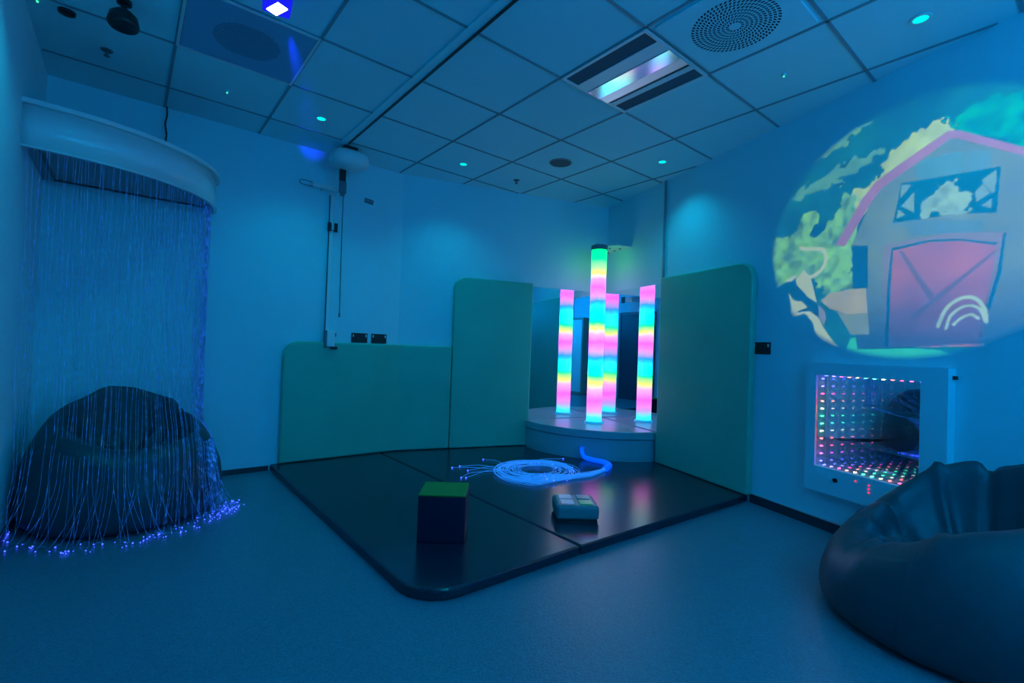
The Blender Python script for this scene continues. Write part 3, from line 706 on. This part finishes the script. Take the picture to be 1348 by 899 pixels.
# fibre curtain: strands drop from the canopy, slide over the bean bag and end in lit tips on the floor
bm = BM(); tips = BM()
rnd = random.Random(5)
def strand(x0, y0, spread):
    th0 = math.atan2(y0 - BL_.cy, x0 - BL_.cx)
    pts = []; sway = rnd.uniform(-0.02, 0.02); sway2 = rnd.uniform(-0.02, 0.02); ph = rnd.uniform(0, 6)
    N = 40; dirx = rnd.uniform(-0.10, 0.10)
    z = 1.99
    for k in range(N + 1):
        t = k / N; z = 1.99 * (1 - t) + 0.006 * t
        x = x0 + sway * t + 0.008 * math.sin(ph + 7 * t); y = y0 + sway2 * t + 0.006 * math.cos(ph + 6 * t)
        low = max(0, (0.30 - z) / 0.30)
        dx, dy = x - BL_.cx, y - BL_.cy; th = math.atan2(dy, dx); r_ = math.hypot(dx, dy)
        if z < 0.66 and abs(dx) < 0.50:
            fa = -PI / 2 + math.asin(max(-1, min(1, dx / 0.52)))
            ro = BL_.r_out(fa, min(z, BL_.zr(fa))) + 0.024
            yf = BL_.cy - math.sqrt(max(0.0, ro * ro - dx * dx)) if abs(dx) < ro else y
            bl_ = min(1, max(0, (0.66 - z) / 0.20)); bl_ = bl_ * bl_ * (3 - 2 * bl_)
            if y > yf: y = y + (yf - y) * bl_
            dx, dy = x - BL_.cx, y - BL_.cy; th = math.atan2(dy, dx)
        ux, uy = math.cos(th), math.sin(th)
        q = low ** 2 * spread
        x += ux * q + -uy * dirx * low ** 1.5; y += uy * q + ux * dirx * low ** 1.5
        x = min(max(x, XL + 0.014), 3); y = min(y, YB - 0.014)
        pts.append(Vector((x, y, z)))
    e_ = pts[-1]; ang = rnd.uniform(-1.2, 1.2); d_ = Vector((math.cos(th + ang), math.sin(th + ang), 0)); ln = rnd.uniform(0.01, 0.07)
    for k in (1, 2, 3):
        q = e_ + d_ * ln * k / 3; q.z = 0.006 + 0.006 * math.sin(PI * k / 3); q.x = max(q.x, XL + 0.014); q.y = min(q.y, YB - 0.014); pts.append(q)
    tube(bm, pts, 0.00075, 3, caps=False)
    ball(tips, pts[-1] + Vector((0, 0, 0.001)), rnd.choice([0.0022, 0.003, 0.004]))
for k in range(92):
    t = (k + rnd.uniform(-0.9, 0.9)) / 92; t = min(max(t, 0.01), 0.985)
    p = cv(t, 0.035 + rnd.uniform(0, 0.03)); strand(XL + p.x, YB + p.y, rnd.uniform(0.02, 0.14))
for k in range(40):
    p = cv(rnd.uniform(0.88, 0.99), 0.03 + rnd.uniform(0, 0.02)); strand(XL + p.x, YB + p.y, rnd.uniform(0.02, 0.12))
fc = thing('fibre_curtain', 'curtain of hanging blue optical fibres over the left bean bag, tips glowing on the floor', 'fibre optic curtain', (0, 0, 0))
fc['kind'] = 'stuff'
o = link('fibre_strands', bm, M['strand'], fc); o['kind'] = 'stuff'
o = link('glowing_tips', tips, M['tip'], fc); o['kind'] = 'stuff'

# ------------------------------------------------------------------ fibre spray coiled on the mat
sy = thing('fibre_spray', 'coil of glowing blue optical fibres lying on the mat in front of the podium', 'fibre optic spray', (0.7, 0.85, MT))
O_ = Vector((0.7, 0.85, MT))
bm = BM()
path = smooth_path([(1.385, 0.985, 0.105), (1.372, 0.985, 0.075), (1.355, 0.93, 0.028), (1.37, 0.84, 0.018), (1.39, 0.74, 0.016), (1.34, 0.63, 0.016), (1.20, 0.56, 0.016)], 8)
path = [p - Vector((0.7, 0.85, 0)) for p in path]
n_ = len(path); tube(bm, path, 0.02, 14, radii=[0.017 + 0.010 * (i / n_) for i in range(n_)])
link('bundle', bm, M['sheath'], sy)
bm = BM(); tips = BM(); rnd = random.Random(9)
for k in range(40):
    hgt = 0.004 + rnd.uniform(0, 0.026); jr = rnd.uniform(-0.05, 0.05) + rnd.gauss(0, 0.008)
    turns = rnd.uniform(0.55, 1.15); pts = [Vector((1.26 + rnd.uniform(-.012, .012), 0.585 + rnd.uniform(-.02, .02), hgt)), Vector((1.05, 0.53 + jr * 0.4, hgt)), Vector((0.88, 0.53 + jr * 0.7, hgt))]
    rr_ = 0.30 + jr + (0.03 if k % 3 else -0.07); cx_, cy_ = 0.69 + rnd.uniform(-.03, .03), 0.83 + rnd.uniform(-.03, .03)
    na = int(20 * turns)
    for i in range(2, na):
        a = -PI / 2 - 2 * PI * turns * i / na; pts.append(Vector((cx_ + rr_ * 1.0 * math.cos(a), cy_ + rr_ * 0.92 * math.sin(a), hgt + 0.004 * math.sin(3 * a + k))))
        rr_ *= 0.993
    pts = [p - Vector((0.7, 0.85, 0)) for p in smooth_path(pts, 3)]
    tube(bm, pts, 0.0018, 4); ball(tips, pts[-1], rnd.choice([0.004, 0.006]))
for k, (ax, ay) in enumerate([(0.24, 1.30), (0.06, 1.0), (0.09, 0.98), (0.16, 1.29), (0.55, 1.40), (1.20, 1.05), (0.22, 1.15)]):
    st = Vector((0.46 + 0.02 * k, 0.98, 0.008)) if k != 5 else Vector((0.9, 1.05, 0.008)); en = Vector((ax, ay, 0.006)); md = (st + en) / 2 + Vector((0.06 * (-1) ** k, 0.07, 0.004))
    pts = [p - Vector((0.7, 0.85, 0)) for p in smooth_path([st, md, en], 10)]
    tube(bm, pts, 0.0016, 4); ball(tips, pts[-1], 0.006)
o = link('fibre_strands', bm, M['coil'], sy); o['kind'] = 'stuff'
o = link('glowing_tips', tips, M['tip'], sy); o['kind'] = 'stuff'

# ------------------------------------------------------------------ cube and button box on the mats
cu = thing('soft_cube', 'dark purple cube with a bright green top standing on the left floor mat', 'cube', (-0.602, 0.150, MT), math.radians(-38))
S_ = 0.242
bm = BM(); box(bm, (0, 0, 0.1165), (S_, S_, 0.233)); link('cube_body', bm, M['cube_side'], cu, bevel=0.006)
bm = BM(); box(bm, (0, 0, 0.2365), (S_, S_, 0.007)); link('green_top', bm, M['cube_top'], cu, bevel=0.003)
bb = thing('button_box', 'low square grey button box with four light up buttons on the right floor mat', 'button box', (0.204, -0.040, MT), math.radians(-37))
bm = BM(); box(bm, (0, 0, 0.050), (0.255, 0.235, 0.084)); link('box_body', bm, mat('button_box_grey', (0.17, 0.20, 0.22), 0.35), bb, bevel=0.022, segs=4)
bm = BM(); box(bm, (0, 0, 0.0045), (0.235, 0.215, 0.008)); link('foot_plate', bm, M['black'], bb)
for (bx, by, mm_, lb) in ((-0.055, -0.048, 'btn_lit', 'lit lilac button'), (-0.055, 0.052, 'btn_lit', 'lit lilac button'), (0.055, -0.048, 'btn_green', 'dull green button'), (0.055, 0.052, 'btn_blue', 'dull teal button')):
    bm = BM(); box(bm, (bx, by, 0.094), (0.078, 0.078, 0.007)); o = link('push_button', bm, M[mm_], bb, bevel=0.002); o['label'] = lb

# ------------------------------------------------------------------ things behind the camera, seen in the mirrors, plus two added fill lamps
dr = thing('door_1', 'dark door in the left wall behind the camera', 'door', (XL, -1.52, 0)); dr['kind'] = 'structure'
bm = BM(); box(bm, (0.012, 0, 0.95), (0.022, 0.86, 1.90)); link('door_leaf', bm, mat('door_navy', (0.03, 0.04, 0.07), 0.4), dr)
bm = BM(); box(bm, (0.02, 0.455, 0.975), (0.036, 0.05, 1.95)); box(bm, (0.02, -0.455, 0.975), (0.036, 0.05, 1.95)); box(bm, (0.02, 0, 1.93), (0.036, 0.86, 0.05)); link('door_frame', bm, M['mid'], dr)
bm = BM(); tube(bm, [(0.023, 0.36, 1.0), (0.06, 0.36, 1.0), (0.06, 0.26, 1.0)], 0.009, 10); link('door_handle', bm, M['steel'], dr)
ca = thing('tall_cabinet', 'tall narrow pale cabinet against the left wall behind the camera', 'cabinet', (XL + 0.16, -3.0, 0))
bm = BM(); box(bm, (0, 0, 0.93), (0.30, 0.42, 1.84)); link('cabinet_body', bm, mat('beech', (0.45, 0.30, 0.24), 0.5), ca, bevel=0.004)
bm = BM(); box(bm, (0.158, 0, 0.93), (0.014, 0.36, 1.72)); link('cabinet_door', bm, M['white'], ca, bevel=0.003)
for i, (x, y, z) in enumerate(FILL):
    t = thing('added_fill_lamp', ['added blue fill lamp on the unseen rear wall, left one', 'added blue fill lamp on the unseen rear wall, right one'][i], 'lamp', (x, y, z), 0, 'added fill lamps')
    bm = BM(); box(bm, (0, -0.09, 0), (0.30, 0.14, 0.16)); link('lamp_body', bm, M['black'], t, bevel=0.01)
    bm = BM(); box(bm, (0, -0.014, 0), (0.26, 0.008, 0.12)); link('lens', bm, M['wash'], t)

# ------------------------------------------------------------------ projector with its picture slide
pj = thing('projector', 'white projector on the left wall behind the camera, throwing the farm picture', 'projector', PROJ)
WC = wr(2.95, 1.78, 0); PV = Vector(PROJ); dirp = (WC - PV).normalized()
rot = dirp.to_track_quat('Y', 'Z').to_matrix()
bm = BM(); box(bm, rot @ Vector((0, -0.13, 0)), (0.26, 0.20, 0.11), rot); link('body', bm, M['white'], pj, bevel=0.01)
bm = BM(); box(bm, rot @ Vector((-0.0, -0.17, 0)) + Vector((-0.13, 0, 0.0)), (0.16, 0.05, 0.05)); link('wall_arm', bm, M['mid'], pj)
lamp = spot('projector_lamp', (0, 0, 0), WC - PV, (1.0, 0.80, 0.62), P_PROJ, 36, 0.05, 0.0); lamp.parent = pj
TAU = 0.032

# outlines of the projected farm picture on the right wall: (metres from the corner, height)
ART = {
 'cloud_a': [(2.557,1.833),(2.611,1.953),(2.717,2.054),(2.817,2.094),(2.909,2.219),(2.997,2.302),(3.107,2.304),(3.16,2.265),(3.161,2.202),(3.0,2.118),(2.851,2.031),(2.754,1.935),(2.653,1.757)],
 'cloud_b': [(2.412,2.304),(2.483,2.368),(2.561,2.406),(2.742,2.444),(2.809,2.433),(2.637,2.386),(2.484,2.328)],
 'cloud_c': [(2.275,2.121),(2.546,2.239),(2.813,2.272),(2.878,2.23),(2.679,2.157),(2.386,2.111)],
 'tree_left': [(2.101,1.537),(2.12,1.882),(2.211,1.917),(2.305,1.855),(2.359,1.936),(2.415,1.999),(2.478,1.971),(2.496,1.875),(2.583,1.922),(2.654,2.072),(2.718,2.017),(2.698,1.73),(2.714,1.456),(2.567,1.451),(2.507,1.495),(2.4,1.606),(2.176,1.519)],
 'tree_right': [(3.14,2.297),(3.209,2.29),(3.292,2.327),(3.474,2.268),(3.57,2.156),(3.573,1.892),(3.446,2.039),(3.373,2.103),(3.259,2.185),(3.192,2.224)],
 'roof': [(2.597,1.759),(2.752,2.007),(2.817,2.077),(2.941,2.139),(3.16,2.234),(3.211,2.213),(3.446,2.039),(3.582,1.935),(3.582,1.896),(3.447,2.001),(3.199,2.179),(3.171,2.189),(2.851,2.031),(2.791,1.957),(2.653,1.735)],
 'barn': [(2.693,1.735),(2.791,1.957),(2.851,2.031),(3.171,2.189),(3.199,2.179),(3.447,2.001),(3.582,1.896),(3.59,1.267),(3.334,1.151),(2.903,1.124),(2.739,1.122),(2.713,1.474),(2.79,1.475),(2.785,1.718)],
 'barn_side': [(2.696,1.734),(2.786,1.717),(2.792,1.466),(2.706,1.475)],
 'plank_a': [(3.016,2.092),(3.058,2.123),(3.217,2.108),(3.225,2.046),(3.225,1.995),(3.029,2.024)],
 'plank_b': [(3.227,2.096),(3.328,2.067),(3.329,1.977),(3.285,1.976),(3.229,1.986)],
 'loft': [(2.915,1.82),(2.953,2.03),(3.163,2.003),(3.369,1.98),(3.357,1.764),(3.195,1.801),(3.064,1.807)],
 'hay': [(3.035,1.905),(3.099,1.931),(3.143,1.953),(3.178,1.955),(3.22,1.921),(3.254,1.869),(3.259,1.802),(3.041,1.831)],
 'shut_a': [(2.953,2.02),(3.002,2.005),(2.95,1.947)],
 'shut_b': [(3.015,1.965),(3.017,1.851),(2.955,1.903)],
 'shut_c': [(2.939,1.889),(2.977,1.851),(2.934,1.839)],
 'shut_d': [(3.298,1.938),(3.354,1.969),(3.349,1.866),(3.337,1.862)],
 'shut_e': [(3.274,1.889),(3.305,1.92),(3.331,1.864),(3.281,1.837)],
 'shut_f': [(3.3,1.815),(3.338,1.838),(3.335,1.79)],
 'eave': [(2.904,1.837),(3.31,1.741),(3.311,1.683),(3.158,1.707),(3.0,1.728),(2.984,1.783),(2.904,1.81)],
 'door_frame': [(2.887,1.13),(2.866,1.674),(2.89,1.705),(3.158,1.711),(3.392,1.665),(3.372,1.486),(3.346,1.354),(3.33,1.249),(3.32,1.135)],
 'door_edge': [(2.887,1.13),(2.907,1.13),(2.912,1.478),(2.92,1.664),(3.089,1.68),(3.225,1.659),(3.356,1.613),(3.361,1.623),(3.224,1.669),(3.089,1.691),(2.911,1.679),(2.895,1.48)],
 'door_edge_b': [(3.381,1.664),(3.391,1.662),(3.378,1.485),(3.34,1.309),(3.326,1.325),(3.361,1.48)],
 'door': [(2.91,1.135),(2.913,1.478),(2.92,1.664),(3.089,1.677),(3.225,1.657),(3.356,1.61),(3.343,1.482),(3.317,1.31),(3.296,1.138)],
 'x_a': [(2.944,1.655),(2.967,1.656),(3.116,1.397),(3.095,1.374)],
 'x_b': [(3.009,1.295),(3.348,1.588),(3.354,1.572),(3.025,1.277)],
 'trough': [(2.509,1.418),(2.567,1.461),(2.66,1.47),(2.779,1.471),(2.794,1.325),(2.682,1.322),(2.569,1.366)],
 'trough_b': [(2.607,1.358),(2.682,1.322),(2.794,1.325),(2.805,1.201),(2.702,1.203)],
 'grass': [(2.634,1.037),(2.669,1.094),(2.7,1.176),(2.729,1.188),(2.743,1.113),(3.021,1.125),(3.143,1.116),(3.206,1.09),(3.131,1.043),(2.653,1.022)],
 'cow_black': [(2.155,1.515),(2.253,1.562),(2.337,1.59),(2.4,1.632),(2.436,1.582),(2.488,1.409),(2.502,1.315),(2.47,1.288),(2.477,1.207),(2.385,1.204),(2.281,1.287),(2.209,1.404),(2.168,1.443)],
 'cow_a': [(2.395,1.633),(2.411,1.61),(2.436,1.582),(2.465,1.484),(2.484,1.409),(2.427,1.447),(2.376,1.501),(2.339,1.543),(2.333,1.578)],
 'cow_b': [(2.399,1.349),(2.443,1.355),(2.499,1.311),(2.53,1.254),(2.58,1.182),(2.621,1.135),(2.662,1.032),(2.624,1.031),(2.583,1.088),(2.541,1.151),(2.481,1.215),(2.462,1.281),(2.426,1.323)],
 'cow_c': [(2.253,1.566),(2.286,1.588),(2.318,1.603),(2.346,1.595),(2.301,1.565)],
 'cow_d': [(2.284,1.489),(2.316,1.444),(2.342,1.43),(2.379,1.426),(2.424,1.381),(2.38,1.371),(2.344,1.353),(2.443,1.357),(2.39,1.342),(2.308,1.32),(2.276,1.292),(2.328,1.269),(2.366,1.225),(2.394,1.207),(2.473,1.207),(2.482,1.158),(2.432,1.117),(2.377,1.167),(2.348,1.217),(2.272,1.275),(2.231,1.324),(2.204,1.404),(2.239,1.402),(2.25,1.339),(2.298,1.342),(2.306,1.397)],
 'udder': [(2.497,1.392),(2.535,1.358),(2.549,1.309),(2.534,1.262),(2.503,1.311)],
 'tuft': [(2.419,1.852),(2.455,1.914),(2.544,1.932),(2.526,1.868),(2.467,1.828)],
 'tail': [(2.436,1.578),(2.479,1.593),(2.52,1.631),(2.539,1.685),(2.521,1.732),(2.52,1.741),(2.469,1.757),(2.396,1.767),(2.363,1.783)],
 'arc_a': [(3.136,1.239),(3.165,1.319),(3.21,1.365),(3.255,1.377),(3.292,1.362),(3.317,1.318),(3.327,1.256)],
 'arc_b': [(3.17,1.226),(3.186,1.286),(3.224,1.324),(3.262,1.335),(3.299,1.319),(3.317,1.28),(3.324,1.256)],
 'arc_c': [(3.2,1.245),(3.231,1.276),(3.269,1.291),(3.297,1.271)],
}

NS, NZ = 440, 380
SS0, SS1, ZZ0, ZZ1 = 2.10, 3.80, 1.03, 2.53
gs, gz = np.meshgrid(np.linspace(SS0, SS1, NS), np.linspace(ZZ0, ZZ1, NZ), indexing='ij')
rs = np.random.RandomState(3)
def vnoise(cell, seed):
    rs_ = np.random.RandomState(seed); nx, nz_ = int((SS1 - SS0) / cell) + 3, int((ZZ1 - ZZ0) / cell) + 3
    g_ = rs_.rand(nx, nz_); fx, fz = (gs - SS0) / cell, (gz - ZZ0) / cell
    ix, iz = fx.astype(int), fz.astype(int); ux, uz = fx - ix, fz - iz; ux = ux * ux * (3 - 2 * ux); uz = uz * uz * (3 - 2 * uz)
    return (g_[ix, iz] * (1 - ux) + g_[ix + 1, iz] * ux) * (1 - uz) + (g_[ix, iz + 1] * (1 - ux) + g_[ix + 1, iz + 1] * ux) * uz
def inpoly(poly):
    r_ = np.zeros(gs.shape, bool); n_ = len(poly)
    for i in range(n_):
        x1, y1 = poly[i]; x2, y2 = poly[(i + 1) % n_]
        if y1 == y2: continue
        c_ = ((y1 > gz) != (y2 > gz)) & (gs < (x2 - x1) * (gz - y1) / (y2 - y1) + x1); r_ ^= c_
    return r_
wgs, wgz = gs + 0.05 * (vnoise(0.06, 11) - 0.5) + 0.04 * (vnoise(0.02, 12) - 0.5), gz + 0.05 * (vnoise(0.06, 13) - 0.5) + 0.04 * (vnoise(0.02, 14) - 0.5)
def inrough(poly):
    global gs, gz
    k1, k2_ = gs, gz; gs, gz = wgs, wgz; r_ = inpoly(poly); gs, gz = k1, k2_; return r_
def inline(pts, wd):
    r_ = np.zeros(gs.shape, bool); pts = [(p.x, p.y) for p in smooth_path([(a, b_, 0) for a, b_ in pts], 6)]
    for (x1, y1), (x2, y2) in zip(pts[:-1], pts[1:]):
        dx, dy = x2 - x1, y2 - y1; L = dx * dx + dy * dy + 1e-9
        t_ = np.clip(((gs - x1) * dx + (gz - y1) * dy) / L, 0, 1)
        r_ |= ((gs - x1 - t_ * dx) ** 2 + (gz - y1 - t_ * dy) ** 2) < (wd / 2) ** 2
    return r_
fine = 0.6 * vnoise(0.05, 1) + 0.4 * vnoise(0.022, 2); soft = 0.6 * vnoise(0.16, 4) + 0.4 * vnoise(0.07, 5)
img = np.zeros(gs.shape + (3,))
def put(mask, col, nz=None, amt=0.0):
    c_ = np.array(col)[None, None, :] * np.ones(gs.shape + (1,))
    if nz is not None: c_ = c_ * (1 - amt + 2 * amt * nz)[..., None]
    img[mask] = c_[mask]
allm = np.ones(gs.shape, bool)
put(allm, (0.004, 0.075, 0.02), soft, 0.8)
for k_, c_ in (('cloud_a', (0.50, 0.50, 0.04)), ('cloud_b', (0.14, 0.30, 0.05)), ('cloud_c', (0.12, 0.28, 0.08))): put(inrough(ART[k_]), c_, soft * 0.5 + fine * 0.5, 0.6)
put(inrough(ART['tree_left']), (0.20, 0.40, 0.0), fine, 0.9)
put(inrough(ART['tree_right']), (0.0, 0.24, 0.05), fine, 0.9)
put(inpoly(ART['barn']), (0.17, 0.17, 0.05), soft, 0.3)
put(inpoly(ART['barn_side']), (0.0, 0.03, 0.03))
put(inpoly(ART['eave']), (0.12, 0.17, 0.14), soft, 0.3)
put(inpoly(ART['plank_a']), (0.10, 0.20, 0.17), soft, 0.3); put(inpoly(ART['plank_b']), (0.12, 0.20, 0.16))
put(inpoly(ART['roof']), (0.44, 0.10, 0.15), soft, 0.25)
put(inpoly(ART['loft']), (0.0, 0.07, 0.06)); put(inrough(ART['hay']), (0.28, 0.36, 0.19), fine, 0.5)
for k_ in 'abcdef': put(inpoly(ART['shut_' + k_]), (0.20, 0.27, 0.18), soft, 0.3)
put(inpoly(ART['door_frame']), (0.26, 0.14, 0.09)); put(inpoly(ART['door']), (0.46, 0.075, 0.05), soft, 0.4)
put(inpoly(ART['x_a']) | inpoly(ART['x_b']), (0.20, 0.07, 0.06))
put(inpoly(ART['door_edge']) | inpoly(ART['door_edge_b']), (0.0, 0.06, 0.05))
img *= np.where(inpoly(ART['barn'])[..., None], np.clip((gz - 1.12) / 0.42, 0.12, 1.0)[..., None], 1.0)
put(inpoly(ART['trough']), (0.45, 0.28, 0.05), soft, 0.3); put(inpoly(ART['trough_b']), (0.22, 0.20, 0.06), soft, 0.4)
put(inpoly(ART['grass']), (0.04, 0.46, 0.13), soft, 0.25)
put(inpoly(ART['cow_black']), (0.0, 0.02, 0.01))
for k_ in ('cow_a', 'cow_b', 'cow_c', 'cow_d'): put(inpoly(ART[k_]), (0.62, 0.52, 0.20), soft, 0.08)
put(inpoly(ART['udder']), (0.28, 0.18, 0.15)); put(inline(ART['tail'], 0.022), (0.62, 0.52, 0.22)); put(inpoly(ART['tuft']), (0.0, 0.03, 0.02))
for k_, w_ in (('arc_a', 0.017), ('arc_b', 0.013), ('arc_c', 0.013)): put(inline(ART[k_], w_), (0.42, 0.45, 0.25), fine, 0.25)
for it in range(1):
    p_ = np.pad(img, ((1, 1), (1, 1), (0, 0)), 'edge')
    img = (p_[1:-1, 1:-1] * 2 + p_[:-2, 1:-1] + p_[2:, 1:-1] + p_[1:-1, :-2] + p_[1:-1, 2:]) / 6
ell = np.sqrt(((gs - 2.955) / 0.815) ** 2 + ((gz - 1.775) / 0.715) ** 2)
img *= np.clip((1.0 - ell) / 0.05, 0, 1)[..., None]
# the slide: a small grid of tinted film just ahead of the lamp, parallel to the wall
CO3 = np.array([CO.x, CO.y]); P2 = np.array(PROJ)
wx = CO3[0] + DR.x * gs - PROJ[0]; wy = CO3[1] + DR.y * gs - PROJ[1]; wz = gz - PROJ[2]
vert = (np.stack([wx, wy, wz], -1) * TAU).reshape(-1, 3)
idx = np.arange(NS * NZ).reshape(NS, NZ); fc_ = np.stack([idx[:-1, :-1], idx[1:, :-1], idx[1:, 1:], idx[:-1, 1:]], -1).reshape(-1, 4)
me = bpy.data.meshes.new('picture_slide'); me.vertices.add(len(vert)); me.vertices.foreach_set('co', vert.ravel().astype(np.float32))
me.loops.add(fc_.size); me.loops.foreach_set('vertex_index', fc_.ravel().astype(np.int32)); me.polygons.add(len(fc_))
me.polygons.foreach_set('loop_start', (np.arange(len(fc_)) * 4).astype(np.int32)); me.update(calc_edges=True)
at = me.color_attributes.new('tint', 'FLOAT_COLOR', 'POINT')
at.data.foreach_set('color', np.concatenate([img.reshape(-1, 3), np.ones((NS * NZ, 1))], 1).ravel().astype(np.float32))
m = bpy.data.materials.new('slide_film'); m.use_nodes = True; nt = m.node_tree; nt.nodes.clear()
ac = nt.nodes.new('ShaderNodeAttribute'); ac.attribute_name = 'tint'; tr = nt.nodes.new('ShaderNodeBsdfTransparent'); out = nt.nodes.new('ShaderNodeOutputMaterial')
nt.links.new(ac.outputs['Color'], tr.inputs[0]); nt.links.new(tr.outputs[0], out.inputs[0]); me.materials.append(m)
o = bpy.data.objects.new('picture_slide', me); COL.objects.link(o); o.parent = pj
bm = BM(); rr0, rr1 = 1.0, 1.6           # black mount around the film, blocking stray light
def slv(s_, z_): return (wr(s_, z_) - PV) * TAU
q0 = [(SS0, ZZ0), (SS1, ZZ0), (SS1, ZZ1), (SS0, ZZ1)]; q1 = [(SS0 - 1.6, ZZ0 - 1.4), (SS1 + 1.6, ZZ0 - 1.4), (SS1 + 1.6, ZZ1 + 1.4), (SS0 - 1.6, ZZ1 + 1.4)]
a_ = [bm.verts.new(slv(*q)) for q in q0]; b_ = [bm.verts.new(slv(*q)) for q in q1]
for i in range(4): bm.faces.new((a_[i], a_[(i + 1) % 4], b_[(i + 1) % 4], b_[i]))
link('slide_mount', bm, M['black'], pj)

# the lit patch of wall and the figures seen in it: plain film in the blue-tinted wall colour, its picture thrown by the projector
pp = thing('projected_picture', 'round projected farm picture with barn and cow on the right wall', 'projection', wr(2.955, 1.06, 0))
OP = Vector(pp.location); wp = lambda s_, z_, o__: wr(s_, z_, o__) - OP
def film(name, pts, off):
    bm = BM(); slab(bm, pts, wp, off - 0.0008, off); return link(name, bm, M['wall'], pp)
film('picture_disc', [(2.955 + 0.815 * math.cos(2 * PI * k / 72), 1.775 + 0.715 * math.sin(2 * PI * k / 72)) for k in range(72)], 0.0010)
def clipz(pts): return [(min(s_, 3.72), max(z_, 1.075)) for s_, z_ in pts]
film('tree', clipz(ART['tree_left']), 0.0014)
film('barn', clipz(ART['barn']), 0.0018)
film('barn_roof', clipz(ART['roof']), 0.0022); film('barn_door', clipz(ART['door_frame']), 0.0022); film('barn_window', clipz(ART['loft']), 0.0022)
film('feed_trough', clipz(ART['trough']), 0.0026); film('cow', clipz(ART['cow_black']), 0.0030); film('grass', clipz(ART['grass']), 0.0022)
